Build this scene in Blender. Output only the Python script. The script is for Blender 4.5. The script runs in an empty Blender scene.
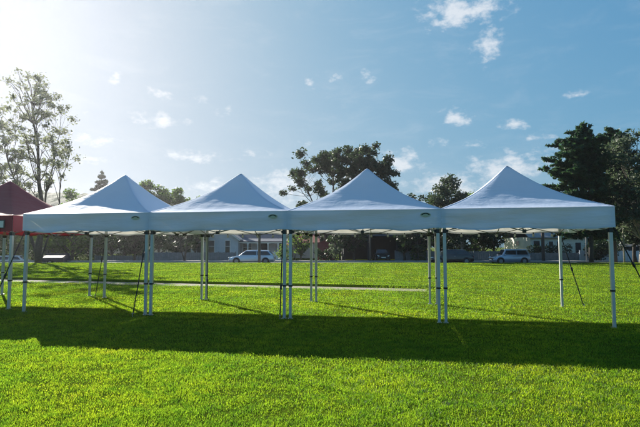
import bpy, bmesh, math, random
import numpy as np
from mathutils import Vector, Matrix

R = math.radians
scene = bpy.context.scene
COL = scene.collection

# ------------------------------------------------------------------ camera
cam_d = bpy.data.cameras.new("camera")
cam_d.sensor_width = 36.0
cam_d.lens = 470 / 640 * 36.0
cam_d.clip_end = 3000
cam = bpy.data.objects.new("camera", cam_d)
cam.location = (0, 0, 1.455)
cam.rotation_euler = (math.pi / 2 + 0.069, 0, 0)
COL.objects.link(cam)
scene.camera = cam

# ------------------------------------------------------------------ light
SUN_EL, SUN_AZ = R(26.0), R(-36.0)       # azimuth measured from +Y, negative = left
sun_dir = Vector((math.sin(SUN_AZ) * math.cos(SUN_EL), math.cos(SUN_AZ) * math.cos(SUN_EL), math.sin(SUN_EL)))
sd = bpy.data.lights.new("sun", 'SUN')
sd.energy = 4.5
sd.angle = R(0.5)
sd.color = (1.0, 0.93, 0.82)
sun = bpy.data.objects.new("sun", sd)
sun.rotation_euler = (-sun_dir).to_track_quat('-Z', 'Y').to_euler()
sun.location = sun_dir * 200
COL.objects.link(sun)

SKY_STRENGTH = 0.055
world = bpy.data.worlds.new("World")
scene.world = world
world.use_nodes = True
wn, wl = world.node_tree.nodes, world.node_tree.links
wn.clear()


def wnode(t, **k):
    n = wn.new(t)
    for a, v in k.items():
        setattr(n, a, v)
    return n


def wmath(op, a, b=None, c=None):
    n = wnode('ShaderNodeMath', operation=op)
    for i, v in enumerate((a, b, c)):
        if v is None:
            continue
        if isinstance(v, (int, float)):
            n.inputs[i].default_value = v
        else:
            wl.new(v, n.inputs[i])
    return n.outputs[0]


sky = wnode('ShaderNodeTexSky', sky_type='NISHITA')
sky.sun_disc = False
sky.sun_elevation = SUN_EL
sky.sun_rotation = SUN_AZ
sky.altitude = 20
sky.air_density = 1.0
sky.dust_density = 2.6
sky.ozone_density = 3.0
tc = wnode('ShaderNodeTexCoord')
sep = wnode('ShaderNodeSeparateXYZ')
wl.new(tc.outputs['Generated'], sep.inputs[0])
az = wmath('MULTIPLY', wmath('ARCTAN2', sep.outputs[0], sep.outputs[1]), 57.2958)
el = wmath('MULTIPLY', wmath('ARCSINE', sep.outputs[2]), 57.2958)
comb = wnode('ShaderNodeCombineXYZ')
wl.new(az, comb.inputs[0])
wl.new(el, comb.inputs[1])
# scattered small cumulus: azimuth, elevation, half width, half height (degrees), weight
CLOUDS = [(17.7, 26.4, 6.6, 2.4, 1), (20.2, 22.3, 2.4, 2.4, .95), (14.8, 25.4, 3.2, 1.4, .8), (6.1, 20.3, 1.6, 1.1, .9),
          (1.2, 20.3, 1.9, 1.1, .6), (-1.5, 19.5, 1.0, 1.1, .6), (-23.5, 18.5, 1.1, 1.3, .8), (-19.1, 14.4, 3.9, 1.2, .9),
          (-15.6, 10.4, 4.2, 1.1, .9), (-18.8, 17.5, 2.3, .9, .8), (-15.2, 17.5, 2.7, 1.0, .5), (-11.3, 15.8, 1.8, 1.3, .6),
          (16.6, 15.0, 3.0, 1.3, .8), (22.5, 13.8, 2.2, 1.0, .9), (29.2, 15.9, 2.6, .8, .6), (-25.9, 11.5, 4.7, 1.1, .7),
          (-25.8, 9.2, 4.0, .9, .6), (9.8, 9.9, 3.4, 2.2, 1.05), (22.4, 9.0, 6.2, 2.3, 1.05), (-4.3, 7.4, 6.0, 2.6, .95),
          (-8.6, 10.7, 2.8, 1.0, .6), (15.6, 7.2, 7.0, 2.0, 1.0), (30.5, 10.5, 5.0, 1.4, .8), (-12.5, 7.0, 6.0, 1.5, .8), (3.5, 8.2, 4.0, 1.8, .8), (25.5, 12.0, 3.2, .9, .6), (18.5, 11.6, 2.6, .8, .6), (13.9, 12.1, 2.0, .9, .5), (-1.2, 12.2, 2.6, 1.3, .5),
          (-29.4, 14.2, 3.4, 1.1, .5), (48, 17, 6, 2.2, .9), (61, 26, 5, 2.5, .9), (80, 14, 8, 2, .9), (-60, 16, 6, 2, .9),
          (-85, 23, 7, 2.5, .9), (110, 20, 8, 2.5, .9), (140, 12, 9, 2, .9), (170, 25, 7, 3, .9), (-120, 15, 8, 2.2, .9),
          (-150, 24, 7, 3, .9), (35, 33, 6, 3, .9), (5, 40, 6, 3, .8), (-30, 42, 7, 3, .8), (-70, 50, 9, 4, .8), (60, 55, 9, 4, .8)]
warp = wnode('ShaderNodeTexNoise')
warp.inputs['Scale'].default_value = 14.0
warp.inputs['Detail'].default_value = 3.0
wl.new(tc.outputs['Generated'], warp.inputs['Vector'])
wv = wnode('ShaderNodeVectorMath', operation='MULTIPLY_ADD')
wl.new(warp.outputs['Color'], wv.inputs[0])
wv.inputs[1].default_value = (3.2, 1.4, 0)
wv.inputs[2].default_value = (-1.6, -0.7, 0)
wv2 = wnode('ShaderNodeVectorMath', operation='ADD')
wl.new(wv.outputs[0], wv2.inputs[0])
wl.new(comb.outputs[0], wv2.inputs[1])
mask = None
for (a, e, sa, se, wgt) in CLOUDS:
    s1 = wnode('ShaderNodeVectorMath', operation='SUBTRACT')
    wl.new(wv2.outputs[0], s1.inputs[0])
    s1.inputs[1].default_value = (a, e, 0)
    s2 = wnode('ShaderNodeVectorMath', operation='MULTIPLY')
    wl.new(s1.outputs[0], s2.inputs[0])
    s2.inputs[1].default_value = (1 / sa, 1 / se, 0)
    s3 = wnode('ShaderNodeVectorMath', operation='LENGTH')
    wl.new(s2.outputs[0], s3.inputs[0])
    m = wmath('MULTIPLY', wmath('MAXIMUM', wmath('SUBTRACT', 1.25, s3.outputs['Value']), 0.0), wgt)
    mask = m if mask is None else wmath('MAXIMUM', mask, m)
cn = wnode('ShaderNodeTexNoise')
cn.inputs['Scale'].default_value = 34.0
cn.inputs['Detail'].default_value = 8.0
cn.inputs['Roughness'].default_value = 0.62
mp = wnode('ShaderNodeMapping')
mp.inputs['Scale'].default_value = (1, 1, 1.7)
wl.new(tc.outputs['Generated'], mp.inputs[0])
wl.new(mp.outputs[0], cn.inputs['Vector'])
dens = wmath('ADD', mask, wmath('MULTIPLY', wmath('SUBTRACT', cn.outputs['Fac'], 0.56), 2.6))
mr = wnode('ShaderNodeMapRange', interpolation_type='SMOOTHSTEP')
mr.inputs['From Min'].default_value = 0.20
mr.inputs['From Max'].default_value = 1.2
wl.new(dens, mr.inputs['Value'])
cmask = wmath('MULTIPLY', mr.outputs[0], wmath('MINIMUM', wmath('MULTIPLY', mask, 3.0), 1.0))
cmask = wmath('MULTIPLY', cmask, 0.78)
ci = wnode('ShaderNodeTexNoise')           # thin high veil over the whole sky
ci.inputs['Scale'].default_value = 7.0
ci.inputs['Detail'].default_value = 7.0
ci.inputs['Roughness'].default_value = 0.66
ci.inputs['Distortion'].default_value = 0.6
mp2 = wnode('ShaderNodeMapping')
mp2.inputs['Scale'].default_value = (1, 1, 3.2)
wl.new(tc.outputs['Generated'], mp2.inputs[0])
wl.new(mp2.outputs[0], ci.inputs['Vector'])
mr2 = wnode('ShaderNodeMapRange', interpolation_type='SMOOTHSTEP')
mr2.inputs['From Min'].default_value = 0.46
mr2.inputs['From Max'].default_value = 0.78
wl.new(ci.outputs['Fac'], mr2.inputs['Value'])
cmask = wmath('MAXIMUM', cmask, wmath('MULTIPLY', mr2.outputs[0], 0.12))
mixc = wnode('ShaderNodeMix', data_type='RGBA')
wl.new(cmask, mixc.inputs[0])
# clear maritime sky: deeper blue, with the glare round the sun rolled off per channel  y = a x / (1 + a x / c)
tn = wnode('ShaderNodeVectorMath', operation='MULTIPLY')
wl.new(sky.outputs[0], tn.inputs[0])
tn.inputs[1].default_value = (.74, 2.08, 3.9)
dv = wnode('ShaderNodeVectorMath', operation='MULTIPLY_ADD')
wl.new(tn.outputs[0], dv.inputs[0])
dv.inputs[1].default_value = (1 / 4.6, 1 / 4.7, 1 / 5.4)
dv.inputs[2].default_value = (1, 1, 1)
tint = wnode('ShaderNodeVectorMath', operation='DIVIDE')
wl.new(tn.outputs[0], tint.inputs[0])
wl.new(dv.outputs[0], tint.inputs[1])
wl.new(tint.outputs[0], mixc.inputs[6])
mixc.inputs[7].default_value = (6.2, 6.4, 6.7, 1)
bg = wnode('ShaderNodeBackground')
bg.inputs['Strength'].default_value = SKY_STRENGTH
wl.new(mixc.outputs[2], bg.inputs['Color'])
wo = wnode('ShaderNodeOutputWorld')
wl.new(bg.outputs[0], wo.inputs['Surface'])

vs = scene.view_settings
vs.view_transform = 'Standard'
vs.look = 'None'
vs.exposure = 1.35
vs.gamma = 1.0
vs.use_curve_mapping = False
scene.render.engine = 'CYCLES'
scene.cycles.use_denoising = True
scene.cycles.max_bounces = 8
scene.cycles.diffuse_bounces = 4
scene.cycles.transmission_bounces = 5
scene.cycles.volume_bounces = 0

# ------------------------------------------------------------------ materials
MATS = {}


def new_mat(name):
    m = bpy.data.materials.new(name)
    m.use_nodes = True
    nt = m.node_tree
    nt.nodes.clear()
    out = nt.nodes.new('ShaderNodeOutputMaterial')
    MATS[name] = m
    return m, nt, out


def noise(nt, scale, detail=4, rough=.55, coord='Object', stretch=None):
    t = nt.nodes.new('ShaderNodeTexCoord')
    n = nt.nodes.new('ShaderNodeTexNoise')
    n.inputs['Scale'].default_value = scale
    n.inputs['Detail'].default_value = detail
    n.inputs['Roughness'].default_value = rough
    src = t.outputs[coord]
    if stretch:
        mp_ = nt.nodes.new('ShaderNodeMapping')
        mp_.inputs['Scale'].default_value = stretch
        nt.links.new(src, mp_.inputs[0])
        src = mp_.outputs[0]
    nt.links.new(src, n.inputs['Vector'])
    return n.outputs['Fac']


def ramp(nt, fac, stops):
    r = nt.nodes.new('ShaderNodeValToRGB')
    while len(r.color_ramp.elements) < len(stops):
        r.color_ramp.elements.new(0.5)
    for e_, (p_, c_) in zip(r.color_ramp.elements, stops):
        e_.position = p_
        e_.color = (*c_, 1)
    nt.links.new(fac, r.inputs[0])
    return r.outputs[0]


def bump(nt, h, strength, dist):
    b = nt.nodes.new('ShaderNodeBump')
    b.inputs['Strength'].default_value = strength
    b.inputs['Distance'].default_value = dist
    nt.links.new(h, b.inputs['Height'])
    return b.outputs[0]


def paint(name, col, rough=.5, metal=0.0, var=.12, nscale=6.0, bmp=0.0, spec=.5, coat=0.0):
    m, nt, out = new_mat(name)
    p = nt.nodes.new('ShaderNodeBsdfPrincipled')
    f = noise(nt, nscale, 5)
    c2 = tuple(max(0, c * (1 - var)) for c in col)
    c3 = tuple(min(1, c * (1 + var)) for c in col)
    nt.links.new(ramp(nt, f, [(.3, c2), (.7, c3)]), p.inputs['Base Color'])
    p.inputs['Roughness'].default_value = rough
    p.inputs['Metallic'].default_value = metal
    p.inputs['Specular IOR Level'].default_value = spec
    p.inputs['Coat Weight'].default_value = coat
    if bmp:
        nt.links.new(bump(nt, noise(nt, nscale * 6, 6), bmp, .02), p.inputs['Normal'])
    nt.links.new(p.outputs[0], out.inputs[0])
    return m


def fabric(name, col, trans, tw=.3, stretch=None):
    m, nt, out = new_mat(name)
    d = nt.nodes.new('ShaderNodeBsdfPrincipled')
    d.inputs['Roughness'].default_value = .62
    d.inputs['Specular IOR Level'].default_value = .35
    f = noise(nt, 1.1, 5)
    cc = ramp(nt, f, [(.25, tuple(c * .93 for c in col)), (.7, col)])
    nt.links.new(cc, d.inputs['Base Color'])
    t = nt.nodes.new('ShaderNodeBsdfTranslucent')
    t.inputs['Color'].default_value = (*trans, 1)
    h1 = noise(nt, 2.2, 4, .5, 'Object', stretch or (.5, .5, 3.0))
    nb0 = bump(nt, noise(nt, 7.0, 5, .6, 'Object', (1, 1, 1.6)), .30, .02)
    bn = nt.nodes.new('ShaderNodeBump')
    bn.inputs['Strength'].default_value = .55
    bn.inputs['Distance'].default_value = .05
    nt.links.new(h1, bn.inputs['Height'])
    nt.links.new(nb0, bn.inputs['Normal'])
    nb = bn.outputs[0]
    nt.links.new(nb, d.inputs['Normal'])
    mx = nt.nodes.new('ShaderNodeMixShader')
    mx.inputs[0].default_value = tw
    nt.links.new(d.outputs[0], mx.inputs[1])
    nt.links.new(t.outputs[0], mx.inputs[2])
    nt.links.new(mx.outputs[0], out.inputs[0])
    return m


def leafmat(name, cols, trans, tw=.4, gloss=.35):
    m, nt, out = new_mat(name)
    g = nt.nodes.new('ShaderNodeNewGeometry')
    c = ramp(nt, g.outputs['Random Per Island'], [(i / max(1, len(cols) - 1), c_) for i, c_ in enumerate(cols)])
    d = nt.nodes.new('ShaderNodeBsdfPrincipled')
    d.inputs['Roughness'].default_value = .55
    d.inputs['Specular IOR Level'].default_value = gloss
    nt.links.new(c, d.inputs['Base Color'])
    t = nt.nodes.new('ShaderNodeBsdfTranslucent')
    mc = nt.nodes.new('ShaderNodeMix')
    mc.data_type = 'RGBA'
    mc.blend_type = 'MIX'
    mc.inputs[0].default_value = .6
    nt.links.new(c, mc.inputs[6])
    mc.inputs[7].default_value = (*trans, 1)
    nt.links.new(mc.outputs[2], t.inputs['Color'])
    mx = nt.nodes.new('ShaderNodeMixShader')
    mx.inputs[0].default_value = tw
    nt.links.new(d.outputs[0], mx.inputs[1])
    nt.links.new(t.outputs[0], mx.inputs[2])
    nt.links.new(mx.outputs[0], out.inputs[0])
    return m


def glass(name, col=(.02, .025, .03)):
    m, nt, out = new_mat(name)
    p = nt.nodes.new('ShaderNodeBsdfPrincipled')
    nt.links.new(ramp(nt, noise(nt, 2.0, 2), [(.3, col), (.7, tuple(c * 1.6 for c in col))]), p.inputs['Base Color'])
    p.inputs['Roughness'].default_value = .06
    p.inputs['Specular IOR Level'].default_value = .7
    nt.links.new(p.outputs[0], out.inputs[0])
    return m


fabric('white_fabric', (.69, .785, .97), (.78, .74, .66), .24)
fabric('red_fabric', (.26, .028, .045), (.28, .02, .035), .2)
paint('leg_paint', (.52, .54, .54), .35, .25, .06)
paint('truss_metal', (.20, .21, .22), .4, .6, .1)
paint('black_plastic', (.02, .02, .022), .5)
paint('black_strap', (.018, .018, .02), .8)
paint('steel', (.45, .45, .46), .35, .9)
paint('emblem_olive', (.45, .50, .36), .6)
paint('emblem_dark', (.02, .03, .03), .6)
paint('label_white', (.66, .70, .64), .6)
paint('lamp_white', (.45, .46, .47), .4)
paint('gravel', (.21, .18, .13), .9, 0, .25, 9.0, .5)
paint('asphalt', (.055, .056, .06), .85, 0, .2, 3.0, .3)
paint('concrete', (.34, .33, .31), .85, 0, .12, 4.0, .2)
paint('road_paint', (.75, .75, .72), .7)
paint('bark', (.055, .048, .04), .9, 0, .35, 7.0, .6)
paint('bark_pale', (.30, .27, .23), .85, 0, .35, 5.0, .5)
paint('pole_wood', (.10, .085, .075), .85, 0, .25, 6.0, .4)
paint('board_bluegrey', (.52, .58, .63), .6, 0, .08, 3.0)
paint('board_cream', (.72, .68, .58), .6, 0, .06, 3.0)
paint('board_white', (.75, .75, .73), .5, 0, .05, 3.0)
paint('board_dark', (.016, .022, .032), .7, 0, .2, 3.0)
paint('brick_wall', (.28, .12, .08), .85, 0, .3, 8.0, .3)
paint('roof_slate', (.06, .08, .12), .6, 0, .25, 4.0, .3)
paint('roof_red', (.36, .10, .07), .8, 0, .25, 4.0, .3)
paint('roof_grey', (.22, .23, .24), .7, 0, .2, 4.0, .3)
paint('shed_red', (.32, .035, .04), .7, 0, .2, 3.0)
paint('fence_grey', (.17, .19, .21), .7, 0, .2, 3.0)
paint('car_silver', (.52, .57, .63), .25, .55, .04, 1.0, 0, .5, .6)
paint('car_white', (.80, .80, .80), .3, 0, .03, 1.0, 0, .5, .6)
paint('car_bluegrey', (.30, .37, .47), .28, .45, .05, 1.0, 0, .5, .6)
paint('car_black', (.012, .012, .014), .2, .1, .1, 1.0, 0, .5, .8)
paint('car_darkgreen', (.02, .035, .04), .25, .2, .1, 1.0, 0, .5, .7)
paint('rubber', (.018, .018, .018), .9)
paint('rim_alloy', (.22, .23, .24), .4, .7)
paint('headlight', (.70, .72, .72), .12)
paint('tail_light', (.35, .01, .01), .2)
paint('tarpaulin', (.74, .74, .72), .25)
paint('soil', (.09, .07, .045), .95, 0, .3, 5.0, .4)
glass('window_glass')
leafmat('leaf_silver', [(.06, .085, .05), (.10, .13, .075), (.14, .17, .10)], (.34, .38, .22), .5)
leafmat('leaf_mid', [(.035, .07, .02), (.06, .11, .03), (.09, .14, .04)], (.20, .34, .04), .45)
leafmat('leaf_dark', [(.012, .028, .014), (.022, .045, .02), (.04, .07, .028)], (.05, .10, .02), .28)
leafmat('leaf_gum', [(.022, .042, .024), (.04, .065, .035), (.065, .09, .05)], (.08, .13, .04), .3)
leafmat('leaf_cedar', [(.016, .045, .022), (.03, .07, .032), (.05, .10, .042)], (.07, .16, .05), .33)
leafmat('leaf_pale', [(.03, .055, .032), (.06, .09, .055), (.11, .14, .09)], (.16, .22, .11), .36)
leafmat('leaf_autumn', [(.12, .06, .02), (.20, .09, .03), (.10, .10, .03)], (.35, .14, .03), .4)

# lawn soil sheet and blades
m, nt, out = new_mat('lawn_ground')
p = nt.nodes.new('ShaderNodeBsdfPrincipled')
big = noise(nt, .22, 5, .6)
c1 = ramp(nt, big, [(.3, (.060, .095, .009)), (.5, (.080, .120, .011)), (.68, (.098, .132, .014)), (.8, (.14, .14, .03))])
fine = noise(nt, 22, 6, .7)
mixn = nt.nodes.new('ShaderNodeMix')
mixn.data_type = 'RGBA'
mixn.blend_type = 'MULTIPLY'
mixn.inputs[0].default_value = .7
nt.links.new(c1, mixn.inputs[6])
nt.links.new(ramp(nt, fine, [(.3, (.45, .45, .45)), (.65, (1, 1, 1))]), mixn.inputs[7])
nt.links.new(mixn.outputs[2], p.inputs['Base Color'])
p.inputs['Roughness'].default_value = .85
p.inputs['Specular IOR Level'].default_value = 0.0
nt.links.new(bump(nt, fine, .8, .04), p.inputs['Normal'])
nt.links.new(p.outputs[0], out.inputs[0])

m, nt, out = new_mat('grass_blade')
g = nt.nodes.new('ShaderNodeNewGeometry')
hue = ramp(nt, g.outputs['Random Per Island'],
           [(0, (.055, .105, .012)), (.35, (.078, .138, .013)), (.7, (.096, .156, .014)), (.95, (.115, .168, .020)), (1.0, (.15, .175, .045))])
patch = noise(nt, .55, 4, .6)
mx2 = nt.nodes.new('ShaderNodeMix')
mx2.data_type = 'RGBA'
mx2.blend_type = 'MULTIPLY'
mx2.inputs[0].default_value = .8
nt.links.new(hue, mx2.inputs[6])
nt.links.new(ramp(nt, patch, [(.36, (.55, .72, .8)), (.45, (.86, .96, .95)), (.53, (1.05, 1.04, .9)), (.62, (1.35, 1.16, .9)), (.70, (1.7, 1.25, 1.3))]), mx2.inputs[7])
d = nt.nodes.new('ShaderNodeBsdfPrincipled')
d.inputs['Roughness'].default_value = .5
d.inputs['Specular IOR Level'].default_value = .12
mxd = nt.nodes.new('ShaderNodeMix')
mxd.data_type = 'RGBA'
mxd.blend_type = 'MULTIPLY'
mxd.inputs[0].default_value = 1.0
mx4 = nt.nodes.new('ShaderNodeMix')      # finer tufts: darker clover, paler dry wisps
mx4.data_type = 'RGBA'
mx4.blend_type = 'MULTIPLY'
mx4.inputs[0].default_value = 1.0
nt.links.new(mx2.outputs[2], mx4.inputs[6])
nt.links.new(ramp(nt, noise(nt, 5.5, 3, .6), [(.36, (.50, .66, .8)), (.47, (.95, 1, 1)), (.56, (1.06, 1.03, .95)), (.66, (1.14, 1.10, 1.05))]), mx4.inputs[7])
mx2 = mx4
nt.links.new(mx2.outputs[2], mxd.inputs[6])
mxd.inputs[7].default_value = (.34, .44, .44, 1)
nt.links.new(mxd.outputs[2], d.inputs['Base Color'])
t = nt.nodes.new('ShaderNodeBsdfTranslucent')
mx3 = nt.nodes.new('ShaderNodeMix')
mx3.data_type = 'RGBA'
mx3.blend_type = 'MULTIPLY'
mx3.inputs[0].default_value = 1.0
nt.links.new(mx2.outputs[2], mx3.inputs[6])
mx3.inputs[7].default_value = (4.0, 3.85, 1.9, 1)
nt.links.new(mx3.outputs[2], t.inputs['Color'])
ms = nt.nodes.new('ShaderNodeMixShader')
ms.inputs[0].default_value = .5
nt.links.new(d.outputs[0], ms.inputs[1])
nt.links.new(t.outputs[0], ms.inputs[2])
nt.links.new(ms.outputs[0], out.inputs[0])

m, nt, out = new_mat('hill_wood')
p = nt.nodes.new('ShaderNodeBsdfPrincipled')
nt.links.new(ramp(nt, noise(nt, .12, 8, .7), [(.3, (.02, .04, .02)), (.5, (.05, .08, .03)), (.7, (.10, .13, .05))]), p.inputs['Base Color'])
p.inputs['Roughness'].default_value = .9
nt.links.new(bump(nt, noise(nt, .3, 6, .7), 1, 2.0), p.inputs['Normal'])
nt.links.new(p.outputs[0], out.inputs[0])


# ------------------------------------------------------------------ mesh helpers
class MB:
    """collects vertices and faces for one mesh object"""

    def __init__(self):
        self.v, self.f = [], []

    def quad(self, a, b, c, d_):
        n = len(self.v)
        self.v += [tuple(a), tuple(b), tuple(c), tuple(d_)]
        self.f.append((n, n + 1, n + 2, n + 3))
        return self

    def poly(self, pts):
        n = len(self.v)
        self.v += [tuple(q) for q in pts]
        self.f.append(tuple(range(n, n + len(pts))))
        return self

    def box(self, x0, x1, y0, y1, z0, z1):
        n = len(self.v)
        self.v += [(x0, y0, z0), (x1, y0, z0), (x1, y1, z0), (x0, y1, z0), (x0, y0, z1), (x1, y0, z1), (x1, y1, z1), (x0, y1, z1)]
        for q in ((0, 3, 2, 1), (4, 5, 6, 7), (0, 1, 5, 4), (1, 2, 6, 5), (2, 3, 7, 6), (3, 0, 4, 7)):
            self.f.append(tuple(n + i for i in q))
        return self

    def tube(self, pts, rads, sides=8, cap=True):
        pts = [Vector(q) for q in pts]
        base = len(self.v)
        up = None
        for i, q in enumerate(pts):
            tdir = (pts[min(i + 1, len(pts) - 1)] - pts[max(i - 1, 0)]).normalized()
            if up is None:
                up = Vector((1, 0, 0)) if abs(tdir.x) < .9 else Vector((0, 1, 0))
            a_ = (up - tdir * up.dot(tdir)).normalized()
            b_ = tdir.cross(a_)
            up = a_
            for k in range(sides):
                an = 2 * math.pi * (k + .5) / sides
                self.v.append(tuple(q + (a_ * math.cos(an) + b_ * math.sin(an)) * rads[i]))
        for i in range(len(pts) - 1):
            for k in range(sides):
                k2 = (k + 1) % sides
                self.f.append((base + i * sides + k, base + i * sides + k2, base + (i + 1) * sides + k2, base + (i + 1) * sides + k))
        if cap:
            self.f.append(tuple(base + k for k in reversed(range(sides))))
            self.f.append(tuple(base + (len(pts) - 1) * sides + k for k in range(sides)))
        return self

    def bar(self, a, b, r, sides=4):
        return self.tube([a, b], [r, r], sides)

    def prism(self, pts, y0, y1):
        """polygon in xz extruded along y"""
        n, k = len(self.v), len(pts)
        self.v += [(x, y0, z) for x, z in pts] + [(x, y1, z) for x, z in pts]
        self.f.append(tuple(range(n, n + k)))
        self.f.append(tuple(reversed(range(n + k, n + 2 * k))))
        for i in range(k):
            j = (i + 1) % k
            self.f.append((n + i, n + k + i, n + k + j, n + j))
        return self

    def build(self, name, mat, parent=None, smooth=False, loc=None, bevel=0):
        me = bpy.data.meshes.new(name)
        me.from_pydata(self.v, [], self.f)
        bm_ = bmesh.new()
        bm_.from_mesh(me)
        bmesh.ops.recalc_face_normals(bm_, faces=bm_.faces)
        bm_.to_mesh(me)
        bm_.free()
        me.materials.append(MATS[mat])
        if smooth:
            me.polygons.foreach_set('use_smooth', [True] * len(me.polygons))
        o = bpy.data.objects.new(name, me)
        COL.objects.link(o)
        if parent:
            o.parent = parent
        if loc:
            o.location = loc
        if bevel:
            md = o.modifiers.new('bevel', 'BEVEL')
            md.width = bevel
            md.segments = 2
            md.limit_method = 'ANGLE'
        return o


def tag(o, label, cat, group=None):
    o['label'] = label
    o['category'] = cat
    if group:
        o['group'] = group
    return o


def structure(o):
    o['kind'] = 'structure'
    return o


def thing(name, label, cat, loc=(0, 0, 0), rz=0, group=None):
    o = bpy.data.objects.new(name, None)
    o.empty_display_size = .3
    COL.objects.link(o)
    o.location = loc
    o.rotation_euler = (0, 0, rz)
    return tag(o, label, cat, group)


def np_mesh(name, verts, faces, mat, parent=None):
    """verts (n,3) float, faces (m,k) int, all faces with the same corner count"""
    me = bpy.data.meshes.new(name)
    nv, (nf, k) = len(verts), faces.shape
    me.vertices.add(nv)
    me.vertices.foreach_set('co', verts.astype(np.float32).ravel())
    me.loops.add(nf * k)
    me.loops.foreach_set('vertex_index', faces.astype(np.int32).ravel())
    me.polygons.add(nf)
    me.polygons.foreach_set('loop_start', np.arange(0, nf * k, k, dtype=np.int32))
    me.update(calc_edges=True)
    me.validate()
    me.materials.append(MATS[mat])
    o = bpy.data.objects.new(name, me)
    COL.objects.link(o)
    if parent:
        o.parent = parent
    return o


def sstep(a, b, x):
    t_ = np.clip((x - a) / (b - a), 0, 1)
    return t_ * t_ * (3 - 2 * t_)


# ------------------------------------------------------------------ ground
def path_y(x):
    return np.where(x < 6, 16.07 - (x - 3.71) * .262, 15.47)


PATH_W0, PATH_W1 = -.75, .62


def path_mask(x):
    return 1 - sstep(2.6, 6.0, x)


def base_z(x, y):
    z = -.35 * sstep(41.0, 43.2, y)
    z = z - .75 * sstep(-17, -30, x) * sstep(41, 54, y)
    z = z - .35 * sstep(60, 90, y)
    return z


xs = np.concatenate([np.linspace(-600, -60, 10), np.linspace(-55, 55, 111), np.linspace(60, 600, 10)])
py_ = path_y(np.clip(xs, -46, 40))
rows = []
ONE = np.ones_like(xs)
for yv in (-120, -30, -6, 0, 3):
    rows.append((ONE * yv, 0))
for k in range(1, 10):
    rows.append((3 + (py_ + PATH_W0 - .35 - 3) * k / 9, 0))
rows.append((py_ + PATH_W0, -.035))
rows.append((py_ + PATH_W1, -.075))
rows.append((py_ + PATH_W1 + .05, .035))
rows.append((py_ + PATH_W1 + .9, .0))
for k in range(1, 9):
    rows.append((py_ + PATH_W1 + .9 + (40.5 - py_ - PATH_W1 - .9) * k / 8, 0))
for yv in (41.0, 41.6, 42.2, 42.8, 43.2, 46, 50, 54, 60, 70, 80, 90, 140, 220, 320, 450, 650):
    rows.append((ONE * yv, 0))
V = np.zeros((len(rows), len(xs), 3))
for i, (yr, dz) in enumerate(rows):
    V[i, :, 0] = xs
    V[i, :, 1] = yr
    V[i, :, 2] = base_z(xs, yr) + dz * path_mask(xs)
nr, nc = len(rows), len(xs)
idx = np.arange(nr * nc).reshape(nr, nc)
F = np.stack([idx[:-1, :-1], idx[:-1, 1:], idx[1:, 1:], idx[1:, :-1]], -1).reshape(-1, 4)
lawn = structure(np_mesh('lawn', V.reshape(-1, 3), F, 'lawn_ground'))

px_ = np.linspace(-46, 5.5, 70)
rng = np.random.default_rng(5)
wob = rng.normal(0, .09, len(px_))
Vp, Fp = [], []
for i, x in enumerate(px_):
    w = .5 + .5 * float(path_mask(np.array(x)))
    y0 = float(path_y(np.array(x)))
    Vp += [(x, y0 + PATH_W0 * w + .10 + wob[i], -.030), (x, y0 + PATH_W1 - .004, -.052)]
    if i:
        n = 2 * i
        Fp.append((n - 2, n, n + 1, n - 1))
structure(np_mesh('gravel_path', np.array(Vp), np.array(Fp), 'gravel'))

# road, footpaths and kerbs beyond the lawn
structure(MB().quad((-300, 44.9, -.346), (300, 44.9, -.346), (300, 52.6, -.346), (-300, 52.6, -.346)).build('road', 'asphalt'))
for (ya, yb, nm) in ((43.3, 44.7, 'near_footpath'), (52.8, 54.4, 'far_footpath')):
    structure(MB().box(-300, 300, ya, yb, -.6, -.215).build(nm, 'concrete', bevel=.02))
for (ya, yb, nm) in ((44.7, 44.9, 'near_kerb'), (52.6, 52.8, 'far_kerb')):
    structure(MB().box(-300, 300, ya, yb, -.6, -.205).build(nm, 'concrete', bevel=.03))
mk = MB()
for k in range(-24, 24):
    mk.box(k * 6, k * 6 + 2.2, 48.7, 48.82, -.345, -.341)
structure(mk.build('road_markings', 'road_paint'))

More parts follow.
